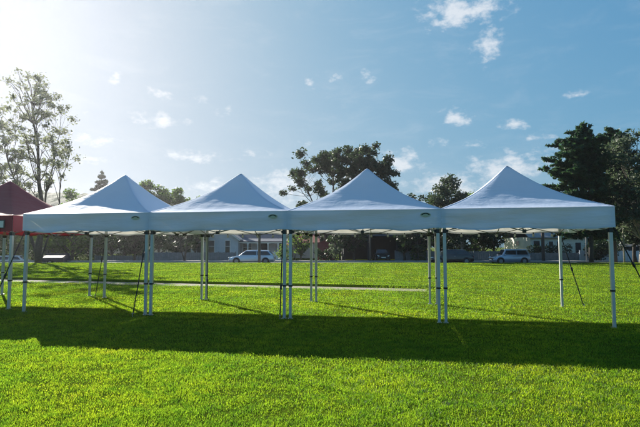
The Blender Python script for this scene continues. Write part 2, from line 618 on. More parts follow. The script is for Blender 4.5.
# ------------------------------------------------------------------ grass blades
def make_grass():
    r = np.random.default_rng(11)
    n = 1200000
    y0, y1 = 2.6, 43.0
    u = r.random(n)
    y = y0 * (y1 / y0) ** u                        # density falls off with distance
    half = y * .80 + 1.2
    x = (r.random(n) * 2 - 1) * half
    # clumping
    cl = np.sin(x * 7.3 + np.sin(y * 5.1) * 2) * np.sin(y * 6.7 + np.sin(x * 4.3) * 2) + .6 * np.sin(x * 2.1 + 1.3 * y) * np.sin(1.7 * y - .8 * x)
    keep = r.random(n) < .72 + .28 * cl
    dpt = y - path_y(x)
    edge = np.clip((dpt - PATH_W0 - .05 - .10 * np.sin(x * 3.1) - .07 * np.sin(x * 7.7)) / .22, 0, 1)
    onpath = (dpt > PATH_W0 + .02) & (dpt < PATH_W1 + .02) & (r.random(n) < edge * (1.01 - sstep(.8, 4.4, x)))
    keep &= ~onpath
    x, y, cl = x[keep], y[keep], cl[keep]
    n = len(x)
    dpt = y - path_y(x)
    z = base_z(x, y) + .03 * path_mask(x) * (np.clip(1 - np.abs(dpt - PATH_W1 - .05) / .8, 0, 1))
    far = np.sqrt(np.maximum(y, 3.5) / 3.5)
    hgt = (.017 + .014 * r.random(n) + .006 * cl) * (1 + .12 * (far - 1)) * np.where(r.random(n) < .04, 1.5, 1)
    wid = (.0013 + .0014 * r.random(n)) * far ** 1.05
    # some broad clover-like leaves
    broad = r.random(n) < .05
    wid = np.where(broad, wid * 2.6, wid)
    hgt = np.where(broad, hgt * .75, hgt)
    an = r.random(n) * 2 * np.pi
    lean = (.25 + .75 * r.random(n)) * hgt
    dx, dy = np.cos(an), np.sin(an)
    fa = an + np.pi / 2 + r.normal(0, .5, n)
    sx, sy = np.cos(fa) * wid, np.sin(fa) * wid
    base = np.stack([x, y, z - .004], 1)
    mid = np.stack([x + dx * lean * .35, y + dy * lean * .35, z + hgt * .55], 1)
    tip = np.stack([x + dx * lean, y + dy * lean, z + hgt], 1)
    side = np.stack([sx, sy, np.zeros(n)], 1)
    Vv = np.empty((n, 4, 3))
    Vv[:, 0] = base
    Vv[:, 1] = mid + side
    Vv[:, 2] = tip
    Vv[:, 3] = mid - side
    i0 = np.arange(n)[:, None] * 4
    T = np.concatenate([i0 + np.array([[0, 1, 3]]), i0 + np.array([[1, 2, 3]])], 0)
    o = np_mesh('grass', Vv.reshape(-1, 3), T, 'grass_blade')
    o['kind'] = 'stuff'
    tag(o, 'short green grass blades covering the park lawn', 'grass')


make_grass()


# ------------------------------------------------------------------ pop-up canopies
HALF, HV, HP, HB = 1.512, 2.17, 3.23, 1.785


def roof_mesh(seed):
    N = 36
    r = np.random.default_rng(seed)
    ph = r.random(6) * 6.28
    g_ = np.linspace(-1, 1, 2 * N + 1)
    X, Y = np.meshgrid(g_, g_)
    inf = np.maximum(np.abs(X), np.abs(Y))
    two = (np.abs(X) ** 7 + np.abs(Y) ** 7) ** (1 / 7)
    w = sstep(.25, 1.0, inf)
    mlev = np.clip(inf * w + two * (1 - w), 0, 1)
    t_ = 1 - mlev
    cc_ = .62 + .07 * (r.random() - .5)
    prof = cc_ * t_ + (1 - cc_) * t_ ** 2
    prof = np.where(t_ > .965, prof - (t_ - .965) * .45, prof)
    Z = HV + (HP - HV + .05 * (r.random() - .5)) * prof
    # fabric sags between the hips, a little more towards the eaves
    edge = np.minimum(np.abs(X), np.abs(Y)) / np.maximum(inf, 1e-3)
    Z -= (.025 + .02 * r.random()) * (1 - edge ** 2) * (mlev ** 2) * (1 - mlev) * 4
    an = np.arctan2(Y, X)
    Z +=   .003 * np.sin(an * 9 + ph[0]) * mlev * (1 - mlev) * 4 + .0012 * np.sin(an * 23 + ph[1] + mlev * 5) * mlev * (1 - mlev) * 4
    Vr = np.stack([X * HALF, Y * HALF, Z], -1).reshape(-1, 3)
    k = 2 * N + 1
    ii = np.arange(k * k).reshape(k, k)
    Fr = np.stack([ii[:-1, :-1], ii[:-1, 1:], ii[1:, 1:], ii[1:, :-1]], -1).reshape(-1, 4)
    return Vr, Fr


def valance(parent, side, mat, seed):
    """side 0 front, 1 right, 2 back, 3 left; hangs from the eave"""
    r = np.random.default_rng(seed * 7 + side)
    ph = r.random(8) * 6.28
    nx, nz = 61, 11
    s = np.linspace(-1, 1, nx)
    h = np.linspace(0, 1, nz)
    S, H = np.meshgrid(s, h)
    free = H * (1 - S ** 8)
    off = free * (.016 * np.sin(S * 5 + ph[0]) + .012 * np.sin(S * 11 + ph[1] + H * 2) + .008 * np.sin(S * 23 + ph[2]))
    off += (1 - S ** 6) * .008 * np.sin(H * 7 + ph[3] + S * 2.5) + .003
    drop = (HV - .002) - H * (HV - HB) + H * (.016 * np.cos(S * 2 * np.pi) + .009 * np.sin(S * 9 + ph[4]) + .004 * np.sin(S * 21 + ph[5]) - .006)
    L = S * HALF
    D = -(HALF + .004) - off
    if side == 0:
        X, Y = L, D
    elif side == 1:
        X, Y = -D, L
    elif side == 2:
        X, Y = -L, -D
    else:
        X, Y = D, -L
    Vv = np.stack([X, Y, drop], -1).reshape(-1, 3)
    ii = np.arange(nx * nz).reshape(nz, nx)
    Fv = np.stack([ii[:-1, :-1], ii[1:, :-1], ii[1:, 1:], ii[:-1, 1:]], -1).reshape(-1, 4)
    o = np_mesh('valance', Vv, Fv, mat, parent)
    o.data.polygons.foreach_set('use_smooth', [True] * len(o.data.polygons))
    # folded hem along the lower edge, and the stitched seam under the eave
    nrm = np.array([(0, -1, 0), (1, 0, 0), (0, 1, 0), (-1, 0, 0)][side])
    G = Vv.reshape(nz, nx, 3)
    for nm, top, bot, dz0, dz1 in (('hem', nz - 2, nz - 1, 0.0, -.002), ('eave_seam', 0, 1, 0.0, .020)):
        a_ = G[top] + nrm * .003
        b_ = G[bot] + nrm * .003
        if nm == 'hem':
            a_[:, 2] = b_[:, 2] + .032
            b_[:, 2] -= .002
        else:
            b_ = a_.copy()
            a_[:, 2] -= .004
            b_[:, 2] -= .022
        jj = np.arange(nx - 1)
        ho = np_mesh(nm, np.concatenate([a_, b_]), np.stack([jj, jj + nx, jj + nx + 1, jj + 1], 1), mat, o)
        ho.data.polygons.foreach_set('use_smooth', [True] * len(ho.data.polygons))
    return o


LEG = 1.452


def canopy(label, loc, rz, mat, seed, emblem, group, name='canopy_tent'):
    t_ = thing(name, label, 'canopy tent', loc, rz, group)
    rv, rf = roof_mesh(seed)
    ro = np_mesh('canopy_roof', rv, rf, mat, t_)
    ro.data.polygons.foreach_set('use_smooth', [True] * len(ro.data.polygons))
    G = rv.reshape(73, 73, 3)
    for q in range(4):
        ln = [G[i, i] for i in range(36, 73)] if q == 0 else [G[72 - i, 72 - i] for i in range(36, 73)] if q == 1 else [G[i, 72 - i] for i in range(36, 73)] if q == 2 else [G[72 - i, i] for i in range(36, 73)]
        ln = np.array(ln)
        tdir = ln[-1] - ln[0]
        pr = np.array([-tdir[1], tdir[0], 0]) / math.hypot(tdir[0], tdir[1]) * .014
        aa, bb_ = ln + pr + [0, 0, .0005], ln - pr + [0, 0, .0005]
        mid_ = ln + [0, 0, .006]
        jj = np.arange(len(ln) - 1)
        k_ = len(ln)
        np_mesh('hip_seam', np.concatenate([aa, mid_, bb_]), np.concatenate([np.stack([jj, jj + 1, jj + 1 + k_, jj + k_], 1), np.stack([jj + k_, jj + k_ + 1, jj + 1 + 2 * k_, jj + 2 * k_], 1)]), mat, ro)
    vals = [valance(t_, s, mat, seed) for s in range(4)]
    for (sx, sy) in ((-1, -1), (1, -1), (1, 1), (-1, 1)):
        x, y = sx * LEG, sy * LEG
        lg = MB().box(x - .030, x + .030, y - .030, y + .030, .66, HV - .03).build('leg', 'leg_paint', t_, bevel=.004)
        MB().box(x - .025, x + .025, y - .025, y + .025, .012, .68).build('inner_leg', 'leg_paint', lg)
        MB().box(x - .05, x + .05, y - .05, y + .05, 0, .012).build('foot_plate', 'steel', lg)
        MB().box(x - .036, x + .036, y - .036, y + .036, .640, .672).box(x - sx * .033 - .012, x - sx * .033 + .012, y - .012, y + .012, .64, .67).build('leg_lock', 'black_plastic', lg, bevel=.004)
        MB().box(x - .034, x + .034, y - .034, y + .034, 1.70, 1.78).box(x - sx * .05 - .022, x - sx * .05 + .022, y - .012, y + .012, 1.71, 1.77).box(x - .012, x + .012, y - sy * .05 - .022, y - sy * .05 + .022, 1.71, 1.77).build('slider', 'black_plastic', lg, bevel=.004)
        MB().box(x - .03, x + .03, y - .03, y + .03, HV - .10, HV - .03).build('corner_bracket', 'black_plastic', lg)
    # scissor trusses on four sides
    zt, zb, mt, mb_ = 2.10, 1.74, 2.08, 1.735
    e = LEG
    for side in range(4):
        ca, sa = [(1, 0), (0, 1), (-1, 0), (0, -1)][side]

        def q(s, d_, z_):
            return (ca * s - sa * (-d_), sa * s + ca * (-d_), z_)
        for sg in (-1, 1):
            MB().bar(q(sg * e, e - .012, zt), q(0, e - .012, mb_), .0125).build('truss_bar', 'truss_metal', t_)
            MB().bar(q(sg * e, e - .042, zb), q(0, e - .042, mt), .0125).build('truss_bar', 'truss_metal', t_)
        MB().box(*[v_ for pr in zip(*[(min(a_, b_), max(a_, b_)) for a_, b_ in zip(q(-.03, e - .06, mb_ - .03), q(.03, e + .005, mb_ + .03))]) for v_ in []] or [
            min(q(-.03, e - .07, 0)[0], q(.03, e, 0)[0]), max(q(-.03, e - .07, 0)[0], q(.03, e, 0)[0]),
            min(q(-.03, e - .07, 0)[1], q(.03, e, 0)[1]), max(q(-.03, e - .07, 0)[1], q(.03, e, 0)[1]), mb_ - .03, mb_ + .03]).build('truss_joint', 'black_plastic', t_)
        MB().bar(q(0, e - .04, mt), q(0, .03, 1.98), .012).build('truss_bar', 'truss_metal', t_)
        MB().bar(q(0, e - .04, mb_), q(0, .03, 2.34), .012).build('truss_bar', 'truss_metal', t_)
    MB().tube([(0, 0, 1.93), (0, 0, HP - .10)], [.02, .02], 8).box(-.045, .045, -.045, .045, 1.93, 2.02).box(-.045, .045, -.045, .045, 2.30, 2.38).tube([(0, 0, HP - .11), (0, 0, HP - .045)], [.06, .035], 10).build('peak_mast', 'truss_metal', t_)
    if emblem:
        ex, ez, ey = HALF - .29, 2.055, -(HALF + .034)
        pts = [(ex + .100 * math.cos(a_ * math.pi / 12), ez + .042 * math.sin(a_ * math.pi / 12)) for a_ in range(24)]
        em = MB().prism(pts, ey, ey + .004).build('emblem', 'emblem_olive', vals[0])
        em['label'] = 'small olive oval emblem with a dark arc'
        arc = MB()
        for k in range(16):
            a0, a1 = math.pi * (.05 + .9 * k / 16), math.pi * (.05 + .9 * (k + 1) / 16)

            def pt(a_, rr):
                return (ex + .085 * rr * math.cos(a_), ey - .002, ez - .012 + .046 * rr * math.sin(a_))
            arc.quad(pt(a0, 1), pt(a1, 1), pt(a1, .62), pt(a0, .62))
        n0 = len(arc.v)
        ao = arc.build('emblem_arc', 'emblem_dark', t_)
        ao['label'] = 'dark arc on the oval emblem'
    return t_


# a row chained at the front corners, bending slightly towards the lawn
TH = [-.163, -.168, -.171, -.187]
c1 = np.array([-1.904, 11.238])


def uv(th):
    return np.array([math.cos(th), math.sin(th)]), np.array([-math.sin(th), math.cos(th)])


STEP = HALF + .001
u_, v_ = uv(TH[1])
FLc = {1: c1 - u_ * STEP - v_ * STEP}
FLc[2] = FLc[1] + 2 * STEP * u_
FLc[3] = FLc[2] + 2 * STEP * uv(TH[2])[0]
FLc[0] = FLc[1] - 2 * STEP * uv(TH[0])[0]
CEN = []
for i in range(4):
    u_, v_ = uv(TH[i])
    CEN.append(FLc[i] + u_ * STEP + v_ * STEP)
TL = ['white peaked canopy tent next to the red canopy, at the end of the row',
      'white peaked canopy tent second in the row from the red canopy',
      'white peaked canopy tent third in the row from the red canopy',
      'white peaked canopy tent without emblem at the end away from the red canopy']
TENTS = []
for i in range(4):
    TENTS.append(canopy(TL[i], (CEN[i][0], CEN[i][1], 0), TH[i], 'white_fabric', 20 + i, i < 3, 'white canopy tents standing in a row'))
red = canopy('dark red peaked canopy tent with a white label on its valance', (-8.39, 12.64, 0), -.16, 'red_fabric', 40, False, None)
lb = MB().box(.92, 1.34, -(HALF + .040), -(HALF + .036), 1.86, 2.06).build('label_frame', 'black_plastic', red)
MB().box(.955, 1.305, -(HALF + .044), -(HALF + .0405), 1.885, 2.035).build('label_panel', 'label_white', lb)


def tent_pt(i, lx, ly, z_):
    u_, v_ = uv(TH[i])
    q = CEN[i] + u_ * lx + v_ * ly
    return Vector((q[0], q[1], z_))


# guy straps
def guy(label, a, b, buckle=.45):
    a, b = Vector(a), Vector(b)
    t_ = thing('guy_strap', label, 'guy strap', tuple(b), 0, 'black guy straps pegged beside the canopies')
    a = a - b
    d_ = a.normalized()
    sidev = d_.cross(Vector((0, 1, 0))).normalized() * .011
    nrm = d_.cross(sidev).normalized() * .002
    s_ = MB()
    p0, p1 = d_ * .05, a
    vs_ = [p0 + sidev + nrm, p0 - sidev + nrm, p0 - sidev - nrm, p0 + sidev - nrm]
    vt_ = [q + (p1 - p0) for q in vs_]
    for k in range(4):
        s_.quad(vs_[k], vs_[(k + 1) % 4], vt_[(k + 1) % 4], vt_[k])
    s_.build('strap', 'black_strap', t_)
    c_ = a * buckle
    MB().tube([c_ - d_ * .06, c_ - d_ * .03, c_ + d_ * .03, c_ + d_ * .06], [.012, .024, .024, .012], 6).build('ratchet_buckle', 'black_plastic', t_)
    MB().tube([(0, 0, -.02), (-d_.x * .02, -d_.y * .02, .07)], [.008, .008], 6).tube([(-.02, 0, .07), (.02, 0, .075)], [.008, .008], 6).build('peg', 'steel', t_)


guy('black guy strap from the corner shared by the red canopy and the white row', tent_pt(0, -HALF + .02, -HALF + .05, 1.80), (-7.22, 10.35, 0))
guy('black guy strap at the front joint of the first and second white canopy', tent_pt(0, HALF - .08, -HALF + .10, 1.80), (-3.86, 9.80, 0), .7)
guy('black guy strap close beside the front joint of the second and third white canopy', tent_pt(1, HALF - .11, -HALF + .10, 1.80), (-.80, 9.50, 0), .35)
guy('black guy strap from the front corner of the canopy without emblem', tent_pt(3, HALF - .02, -HALF + .03, 1.80), (6.35, 8.75, 0), .62)
guy('black guy strap from the rear corner of the canopy without emblem', tent_pt(3, HALF - .06, HALF - .05, 1.80), (6.28, 11.30, 0), .5)
guy('black guy strap from the rear corner beside the red canopy', tent_pt(0, -HALF + .06, HALF - .05, 1.80), (-6.36, 13.42, 0), .6)
guy('black guy strap at the rear joint of the first and second white canopy', tent_pt(1, -HALF + .10, HALF - .1, 1.78), (-2.98, 12.55, 0), .3)


# small lamps strung below the rear eaves
def string_lamps(i, label):
    t_ = thing('string_light', label, 'string lights', tent_pt(i, 0, HALF - .12, 1.66), TH[i], 'string lights under the rear eaves')
    cd = MB()
    pts = []
    for k in range(15):
        s = -1 + 2 * k / 14
        pts.append((s * 1.42, 0, .125 - .012 * (1 - s * s)))
    cd.tube(pts, [.004] * 15, 5, False)
    cd.build('cord', 'black_plastic', t_)
    for k in range(7):
        x = -1.26 + .42 * k
        l_ = MB().tube([(x, 0, .02), (x, 0, .04), (x, 0, .085)], [.022, .028, .022], 8).build('lamp', 'lamp_white', t_)
        MB().tube([(x, 0, .085), (x, 0, .125)], [.014, .010], 6).build('lamp_cap', 'black_plastic', l_)


string_lamps(1, 'string of small white lamps under the rear eave of the second white canopy')
string_lamps(2, 'string of small white lamps under the rear eave of the third white canopy')
string_lamps(3, 'string of small white lamps under the rear eave of the canopy without emblem')


# ------------------------------------------------------------------ vehicles
def car(label, loc, rz, col, L=4.4, W=1.74, H=1.46, belt=.92, hood=.98, roof0=.36, roof1=.80, tail=.96, hoodh=.80, tailh=.92, name='parked_car'):
    """front at -x, ground at z=0; hood/roof0/roof1/tail are positions along the length as fractions"""
    t_ = thing(name, label, 'car', loc, rz, 'parked cars along the road')
    hl = L / 2
    ws = -hl + .24 * L          # foot of the windscreen
    st = [(-hl, .62, .30, .46), (-hl + .10, .80, .22, .62), (-hl + .45, .93, .20, hoodh - .08), (ws, 1.0, .19, belt), (0, 1.0, .19, belt + .02),
          (hl - .55, .99, .20, tailh + .02), (hl - .12, .90, .24, tailh), (hl, .78, .34, tailh - .12)]
    body = MB()
    rings = []
    for (x, wf, z0, z1) in st:
        w = W / 2 * wf
        rings.append([(x, -w * .90, z0), (x, -w, z0 + .16), (x, -w * 1.0, (z0 + z1) / 2 + .05), (x, -w * .95, z1 - .04), (x, -w * .86, z1),
                      (x, w * .86, z1), (x, w * .95, z1 - .04), (x, w * 1.0, (z0 + z1) / 2 + .05), (x, w, z0 + .16), (x, w * .90, z0)])
    n = 10
    for rg in rings:
        body.v += rg
    for i in range(len(rings) - 1):
        for k in range(n):
            body.f.append((i * n + k, i * n + (k + 1) % n, (i + 1) * n + (k + 1) % n, (i + 1) * n + k))
    body.f.append(tuple(range(n)))
    body.f.append(tuple(range((len(rings) - 1) * n, len(rings) * n)))
    b_ = body.build('body', col, t_, True)
    md = b_.modifiers.new('bevel', 'BEVEL')
    md.width = .035
    md.segments = 2
    md.limit_method = 'ANGLE'
    md.angle_limit = R(28)
    # greenhouse
    xa, xb, xc, xd = ws - .02, -hl + roof0 * L, -hl + roof1 * L, -hl + tail * L
    zb, zr = belt - .02, H
    wb, wr = W / 2 * .93, W / 2 * .70
    mids = [(xa, zb, wb), (xb, zr - .05, wr + .03), ((xb + xc) / 2, zr, wr), (xc, zr - .05, wr + .03), (xd, zb, wb * .96)]
    gh = MB()
    gh.v = [(xa, -wb, zb), (xb, -wr - .02, zr - .05), ((xb + xc) / 2, -wr, zr - .015), (xc, -wr - .02, zr - .06), (xd, -wb * .95, zb)]
    gh.v += [(x, -y, z) for x, y, z in gh.v[:5]]
    gh.v += [(xb + .06, -wr * .72, zr - .015), ((xb + xc) / 2, -wr * .72, zr), (xc - .06, -wr * .72, zr - .02)]
    gh.v += [(x, -y, z) for x, y, z in gh.v[10:13]]
    gh.f = [(0, 1, 2, 3, 4), (5, 9, 8, 7, 6), (1, 10, 11, 2), (2, 11, 12, 3), (6, 7, 14, 13), (7, 8, 15, 14), (10, 13, 14, 11), (11, 14, 15, 12),
            (0, 5, 6, 13, 10, 1), (4, 3, 12, 15, 8, 9), (0, 4, 9, 5)]
    gh.build('cabin', col, t_, True, bevel=.03)
    # panes on the cabin sides

    def lerp3(a, b, t2):
        return tuple(a[i] + (b[i] - a[i]) * t2 for i in range(3))
    for sg in (-1, 1):
        A = (xa, sg * (wb + .008), zb)
        B = (xb, sg * (wr + .028), zr - .05)
        C_ = (xc, sg * (wr + .028), zr - .06)
        D = (xd, sg * (wb * .95 + .008), zb)

        def side_pt(x, v2):
            z = zb + (zr - .06 - zb) * v2
            y = wb + (wr + .02 - wb) * v2
            return (x, sg * (y + .008), z)

        def xlim(v2):
            return xa + (xb - xa) * v2, xd + (xc - xd) * v2
        lo, hi = .12, .86
        l0, r0 = xlim(lo)
        l1, r1 = xlim(hi)
        m0 = (xb + xc) / 2
        for (f0, f1) in ((0, 1), (1, 2)):
            if f0 == 0:
                pts = [side_pt(l0 + .16, lo), side_pt(m0 - .04, lo), side_pt(m0 - .04, hi), side_pt(l1 + .10, hi)]
            else:
                pts = [side_pt(m0 + .04, lo), side_pt(r0 - .22, lo), side_pt(r1 - .12, hi), side_pt(m0 + .04, hi)]
            MB().poly(pts).build('side_window', 'window_glass', t_)
        # mirrors, handles
        mx_ = ws + .22
        MB().box(mx_ - .05, mx_ + .06, sg * (wb + .12) - .07, sg * (wb + .12) + .07, belt + .0, belt + .13).build('door_mirror', col, t_, bevel=.03)
        MB().box(m0 - .22, m0 - .06, sg * (W / 2 - .006) - .012, sg * (W / 2 - .006) + .012, belt - .14, belt - .11).build('door_handle', 'steel', t_)
        # lamps
        y_ = sg * W / 2 * .66
        MB().tube([(-hl + .03, y_ - sg * .10, .60), (-hl + .06, y_, .63), (-hl + .26, y_ + sg * .13, .70)], [.05, .075, .04], 8).build('headlight', 'headlight', t_, True)
        MB().box(hl - .10, hl - .02, sg * W / 2 * .74 - .07, sg * W / 2 * .74 + .07, tailh - .34, tailh - .12).build('tail_light', 'tail_light', t_, bevel=.02)
        for wx in (-hl + .19 * L, hl - .19 * L):
            yy = sg * (W / 2 - .10)
            MB().tube([(wx, sg * (W / 2 - .16), .33), (wx, sg * (W / 2 + .004), .33)], [.37, .37], 20).build('wheel_arch', 'black_plastic', t_)
            wh = MB().tube([(wx, yy - sg * .09, .31), (wx, yy - sg * .06, .31), (wx, yy + sg * .10, .31), (wx, yy + sg * .125, .31)], [.29, .31, .31, .28], 20).build('wheel', 'rubber', t_, True)
            MB().tube([(wx, yy + sg * .10, .31), (wx, yy + sg * .135, .31)], [.21, .19], 14).build('rim', 'rim_alloy', wh)
    # windscreen and rear window
    def strip(P0, P1, Q0, Q1, nm, off):
        a, b_2, c_, d_2 = lerp3(P0, P1, .10), lerp3(P0, P1, .90), lerp3(Q0, Q1, .90), lerp3(Q0, Q1, .10)
        a2, d2 = lerp3(a, d_2, .10), lerp3(a, d_2, .88)
        b2, c2_ = lerp3(b_2, c_, .10), lerp3(b_2, c_, .88)
        o_ = Vector(off)
        MB().poly([Vector(k) + o_ for k in (a2, b2, c2_, d2)]).build(nm, 'window_glass', t_)
    strip((xa, -wb, zb), (xa, wb, zb), (xb, -wr, zr - .035), (xb, wr, zr - .035), 'windscreen', (-.016, 0, .016))
    strip((xd, -wb * .95, zb), (xd, wb * .95, zb), (xc, -wr, zr - .04), (xc, wr, zr - .04), 'rear_window', (.016, 0, .016))
    MB().box(-hl - .012, -hl + .06, -.26, .26, .40, .51).build('number_plate', 'label_white', t_)
    MB().box(-hl - .006, -hl + .08, -.5, .5, .53, .60).build('grille', 'black_plastic', t_)
    return t_


GZ = -.346


def px2x(px, Y):
    return (px - 320) / 470 * Y


car('silver station wagon parked in front of the veranda house', (px2x(252.5, 47.2), 47.2, GZ), 0, 'car_silver', L=4.6, H=1.40, belt=.88, roof0=.38, roof1=.86, tail=.985, tailh=.88)
car('black hatchback parked behind the black utility pole beside dark trees', (px2x(450, 47.4), 47.4, GZ), 0, 'car_black', L=4.3, H=1.46)
car('blue grey compact hatchback parked in front of the cream house', (px2x(508.5, 47.4), 47.4, GZ), 0, 'car_bluegrey', L=3.75, W=1.66, H=1.50, belt=.90, roof0=.34, roof1=.90, tail=.99, tailh=.95)
car('dark green car parked nose out under the dark carport', (px2x(381, 57.5), 57.5, GZ), R(90), 'car_darkgreen', L=4.3, H=1.46)
car('white car parked beyond the lawn behind the red canopy', (px2x(10, 56), 56, -1.10), R(8), 'car_white', L=4.3, H=1.44)
car('second white car parked beyond the lawn beside the tall bare trunk', (px2x(-24, 57), 57, -1.10), R(6), 'car_white', L=4.2, H=1.46)

# low covered trailer beside the trees
t_ = thing('trailer', 'low dark trailer with a pale sloping cover beside the trees', 'trailer', (px2x(56, 48), 48, -.52), 0)
MB().box(-1.25, 1.25, -.7, .7, .38, .79).build('tray', 'board_dark', t_, bevel=.02)
MB().box(-1.25, 1.25, .45, .52, .79, 1.22).build('headboard', 'board_dark', t_)
for sg in (-1, 1):
    MB().box(sg * 1.16 - .05, sg * 1.16 + .05, -.7, .44, .79, 1.0).build('tray_side', 'board_dark', t_)
MB().prism([(-1.05, 0), (1.05, 0), (1.05, .02), (-1.05, .02)], 0, 1).build('cover', 'tarpaulin', t_)
cov = t_.children[-1]
cov.data.clear_geometry()
cb = bmesh.new()
vsq = [cb.verts.new(q) for q in ((-1.05, -.62, .80), (1.05, -.62, .80), (1.0, .40, 1.10), (-1.0, .40, 1.10), (1.05, .62, .80), (-1.05, .62, .80))]
for fc in ((0, 1, 2, 3), (3, 2, 4, 5), (1, 4, 2), (0, 3, 5), (0, 5, 4, 1)):
    cb.faces.new([vsq[i] for i in fc])
cb.to_mesh(cov.data)
cb.free()
cov.data.materials.append(MATS['tarpaulin'])
MB().bar((1.25, 0, .45), (2.3, 0, .45), .04).build('drawbar', 'steel', t_)
MB().tube([(2.15, 0, 0), (2.15, 0, .5)], [.03, .03], 8).build('jockey_stand', 'steel', t_)
for sg in (-1, 1):
    wh = MB().tube([(0, sg * .72, .30), (0, sg * .90, .30)], [.30, .30], 18).build('wheel', 'rubber', t_)
    MB().tube([(0, sg * .88, .30), (0, sg * .91, .30)], [.17, .16], 12).build('rim', 'rim_alloy', wh)


# ------------------------------------------------------------------ houses and fences
def window(parent, x, z0, w, h, y, frame='board_white'):
    """on a wall facing -y"""
    f_ = MB()
    b = .08
    f_.box(x - w / 2 - b, x - w / 2, y - .05, y + .02, z0 - b, z0 + h + b).box(x + w / 2, x + w / 2 + b, y - .05, y + .02, z0 - b, z0 + h + b)
    f_.box(x - w / 2, x + w / 2, y - .05, y + .02, z0 + h, z0 + h + b).box(x - w / 2, x + w / 2, y - .05, y + .02, z0 - b, z0)
    f_.box(x - w / 2, x + w / 2, y - .04, y + .01, z0 + h * .52, z0 + h * .52 + .05)
    wo_ = f_.build('window', frame, parent)
    MB().box(x - w / 2, x + w / 2, y - .015, y - .005, z0, z0 + h).build('pane', 'window_glass', wo_)
    MB().box(x - w / 2 - .14, x + w / 2 + .14, y - .12, y - .052, z0 - .14, z0 - .082).build('sill', frame, wo_)


def boards(parent, x0, x1, y, z0, z1, mat, step=.34):
    """weatherboards standing proud of a wall facing -y"""
    k, z = 0, z0
    me = None
    while z + step * .5 < z1:
        b = MB()
        top = min(z + step - .012, z1)
        b.v = [(x0, y - .035, z), (x1, y - .035, z), (x1, y - .006, top), (x0, y - .006, top), (x0, y - .002, z), (x1, y - .002, z)]
        b.f = [(0, 1, 2, 3), (0, 4, 5, 1)]
        b.build('weatherboard', mat, parent)
        z += step


def gable_roof(parent, x0, x1, y0, y1, ze, zr, mat, axis='y', over=.35, thick=.12):
    """ridge along y (gable faces -y) or along x"""
    m_ = MB()
    if axis == 'y':
        xm = (x0 + x1) / 2
        sl = (zr - ze) / (xm - x0)
        a, b = x0 - over, x1 + over
        za = ze - sl * over
        m_.prism([(a, za), (xm, zr), (b, za), (b, za + thick), (xm, zr + thick), (a, za + thick)], y0 - over, y1 + over)
        return m_.build('roof', mat, parent)
    ym = (y0 + y1) / 2
    sl = (zr - ze) / (ym - y0)
    a, b = y0 - over, y1 + over
    za = ze - sl * over
    pts = [(a, za), (ym, zr), (b, za), (b, za + thick), (ym, zr + thick), (a, za + thick)]
    k = len(pts)
    m_.v = [(x0 - over, q[0], q[1]) for q in pts] + [(x1 + over, q[0], q[1]) for q in pts]
    m_.f = [tuple(range(k)), tuple(reversed(range(k, 2 * k)))] + [(i, k + i, k + (i + 1) % k, (i + 1) % k) for i in range(k)]
    return m_.build('roof', mat, parent)


# blue-grey gabled cottage
h_ = thing('cottage', 'blue grey weatherboard cottage with a white edged gable', 'house', (-13.9, 62, GZ))
MB().box(-3.1, 3.1, 0, 9, 0, 2.75).prism([(-3.1, 2.75), (3.1, 2.75), (0, 4.9)], 0, 9).build('wall', 'board_bluegrey', h_)
boards(h_, -3.1, 3.1, 0, .1, 2.7, 'board_bluegrey')
gable_roof(h_, -3.1, 3.1, 0, 9, 2.78, 4.93, 'roof_grey')
bb = MB()
for sg in (-1, 1):
    bb.v += []
    bb.bar((sg * 3.45, -.42, 2.52), (0, -.42, 4.92), .10)
bb.build('bargeboard', 'board_white', h_)
window(h_, -.4, .9, .8, 1.6, -.04)
window(h_, 1.75, .9, .6, 1.6, -.04)
dr = MB().box(-2.3, -1.4, -.06, 0, .1, 2.2).build('door', 'board_dark', h_)
MB().box(-1.55, -1.48, -.12, -.06, 1.1, 1.2).build('door_handle', 'steel', dr)
MB().box(2.0, 2.6, 4, 4.6, 3.2, 5.6).build('chimney', 'brick_wall', h_)

# veranda house
h_ = thing('veranda_house', 'white posted veranda house with a dark slate roof behind the silver wagon', 'house', (-7.6, 63, GZ))
MB().box(-3.4, 3.4, 1.9, 9.5, 0, 2.85).build('wall', 'board_bluegrey', h_)
gable_roof(h_, -3.4, 3.4, 1.9, 9.5, 2.86, 5.1, 'roof_slate', 'x')
vr = MB()
vr.v = [(-3.6, -.15, 2.35), (3.6, -.15, 2.35), (3.6, 1.9, 2.80), (-3.6, 1.9, 2.80), (-3.6, -.15, 2.43), (3.6, -.15, 2.43), (3.6, 1.9, 2.88), (-3.6, 1.9, 2.88)]
vr.f = [(0, 1, 2, 3), (4, 5, 6, 7), (0, 1, 5, 4), (1, 2, 6, 5), (2, 3, 7, 6), (3, 0, 4, 7)]
vr.build('veranda_roof', 'roof_slate', h_)
MB().box(-3.5, 3.5, -.06, .06, 2.16, 2.34).build('veranda_beam', 'board_white', h_)
MB().box(-3.5, 3.5, -.1, 1.88, 0, .16).build('veranda_deck', 'concrete', h_)
for x in (-3.4, -2.05, -.7, .65, 2.0, 3.4):
    po = MB().box(x - .07, x + .07, -.07, .07, .16, 2.16).build('veranda_post', 'board_white', h_)
    MB().box(x - .12, x + .12, -.055, .055, 2.02, 2.16).build('bracket', 'board_white', po)
window(h_, -2.4, .8, 1.1, 1.5, 1.9)
window(h_, 2.3, .8, 1.1, 1.5, 1.9)
dr = MB().box(-.5, .5, 1.82, 1.89, .16, 2.25).build('door', 'board_dark', h_)
MB().box(.34, .42, 1.76, 1.82, 1.1, 1.2).build('door_handle', 'steel', dr)

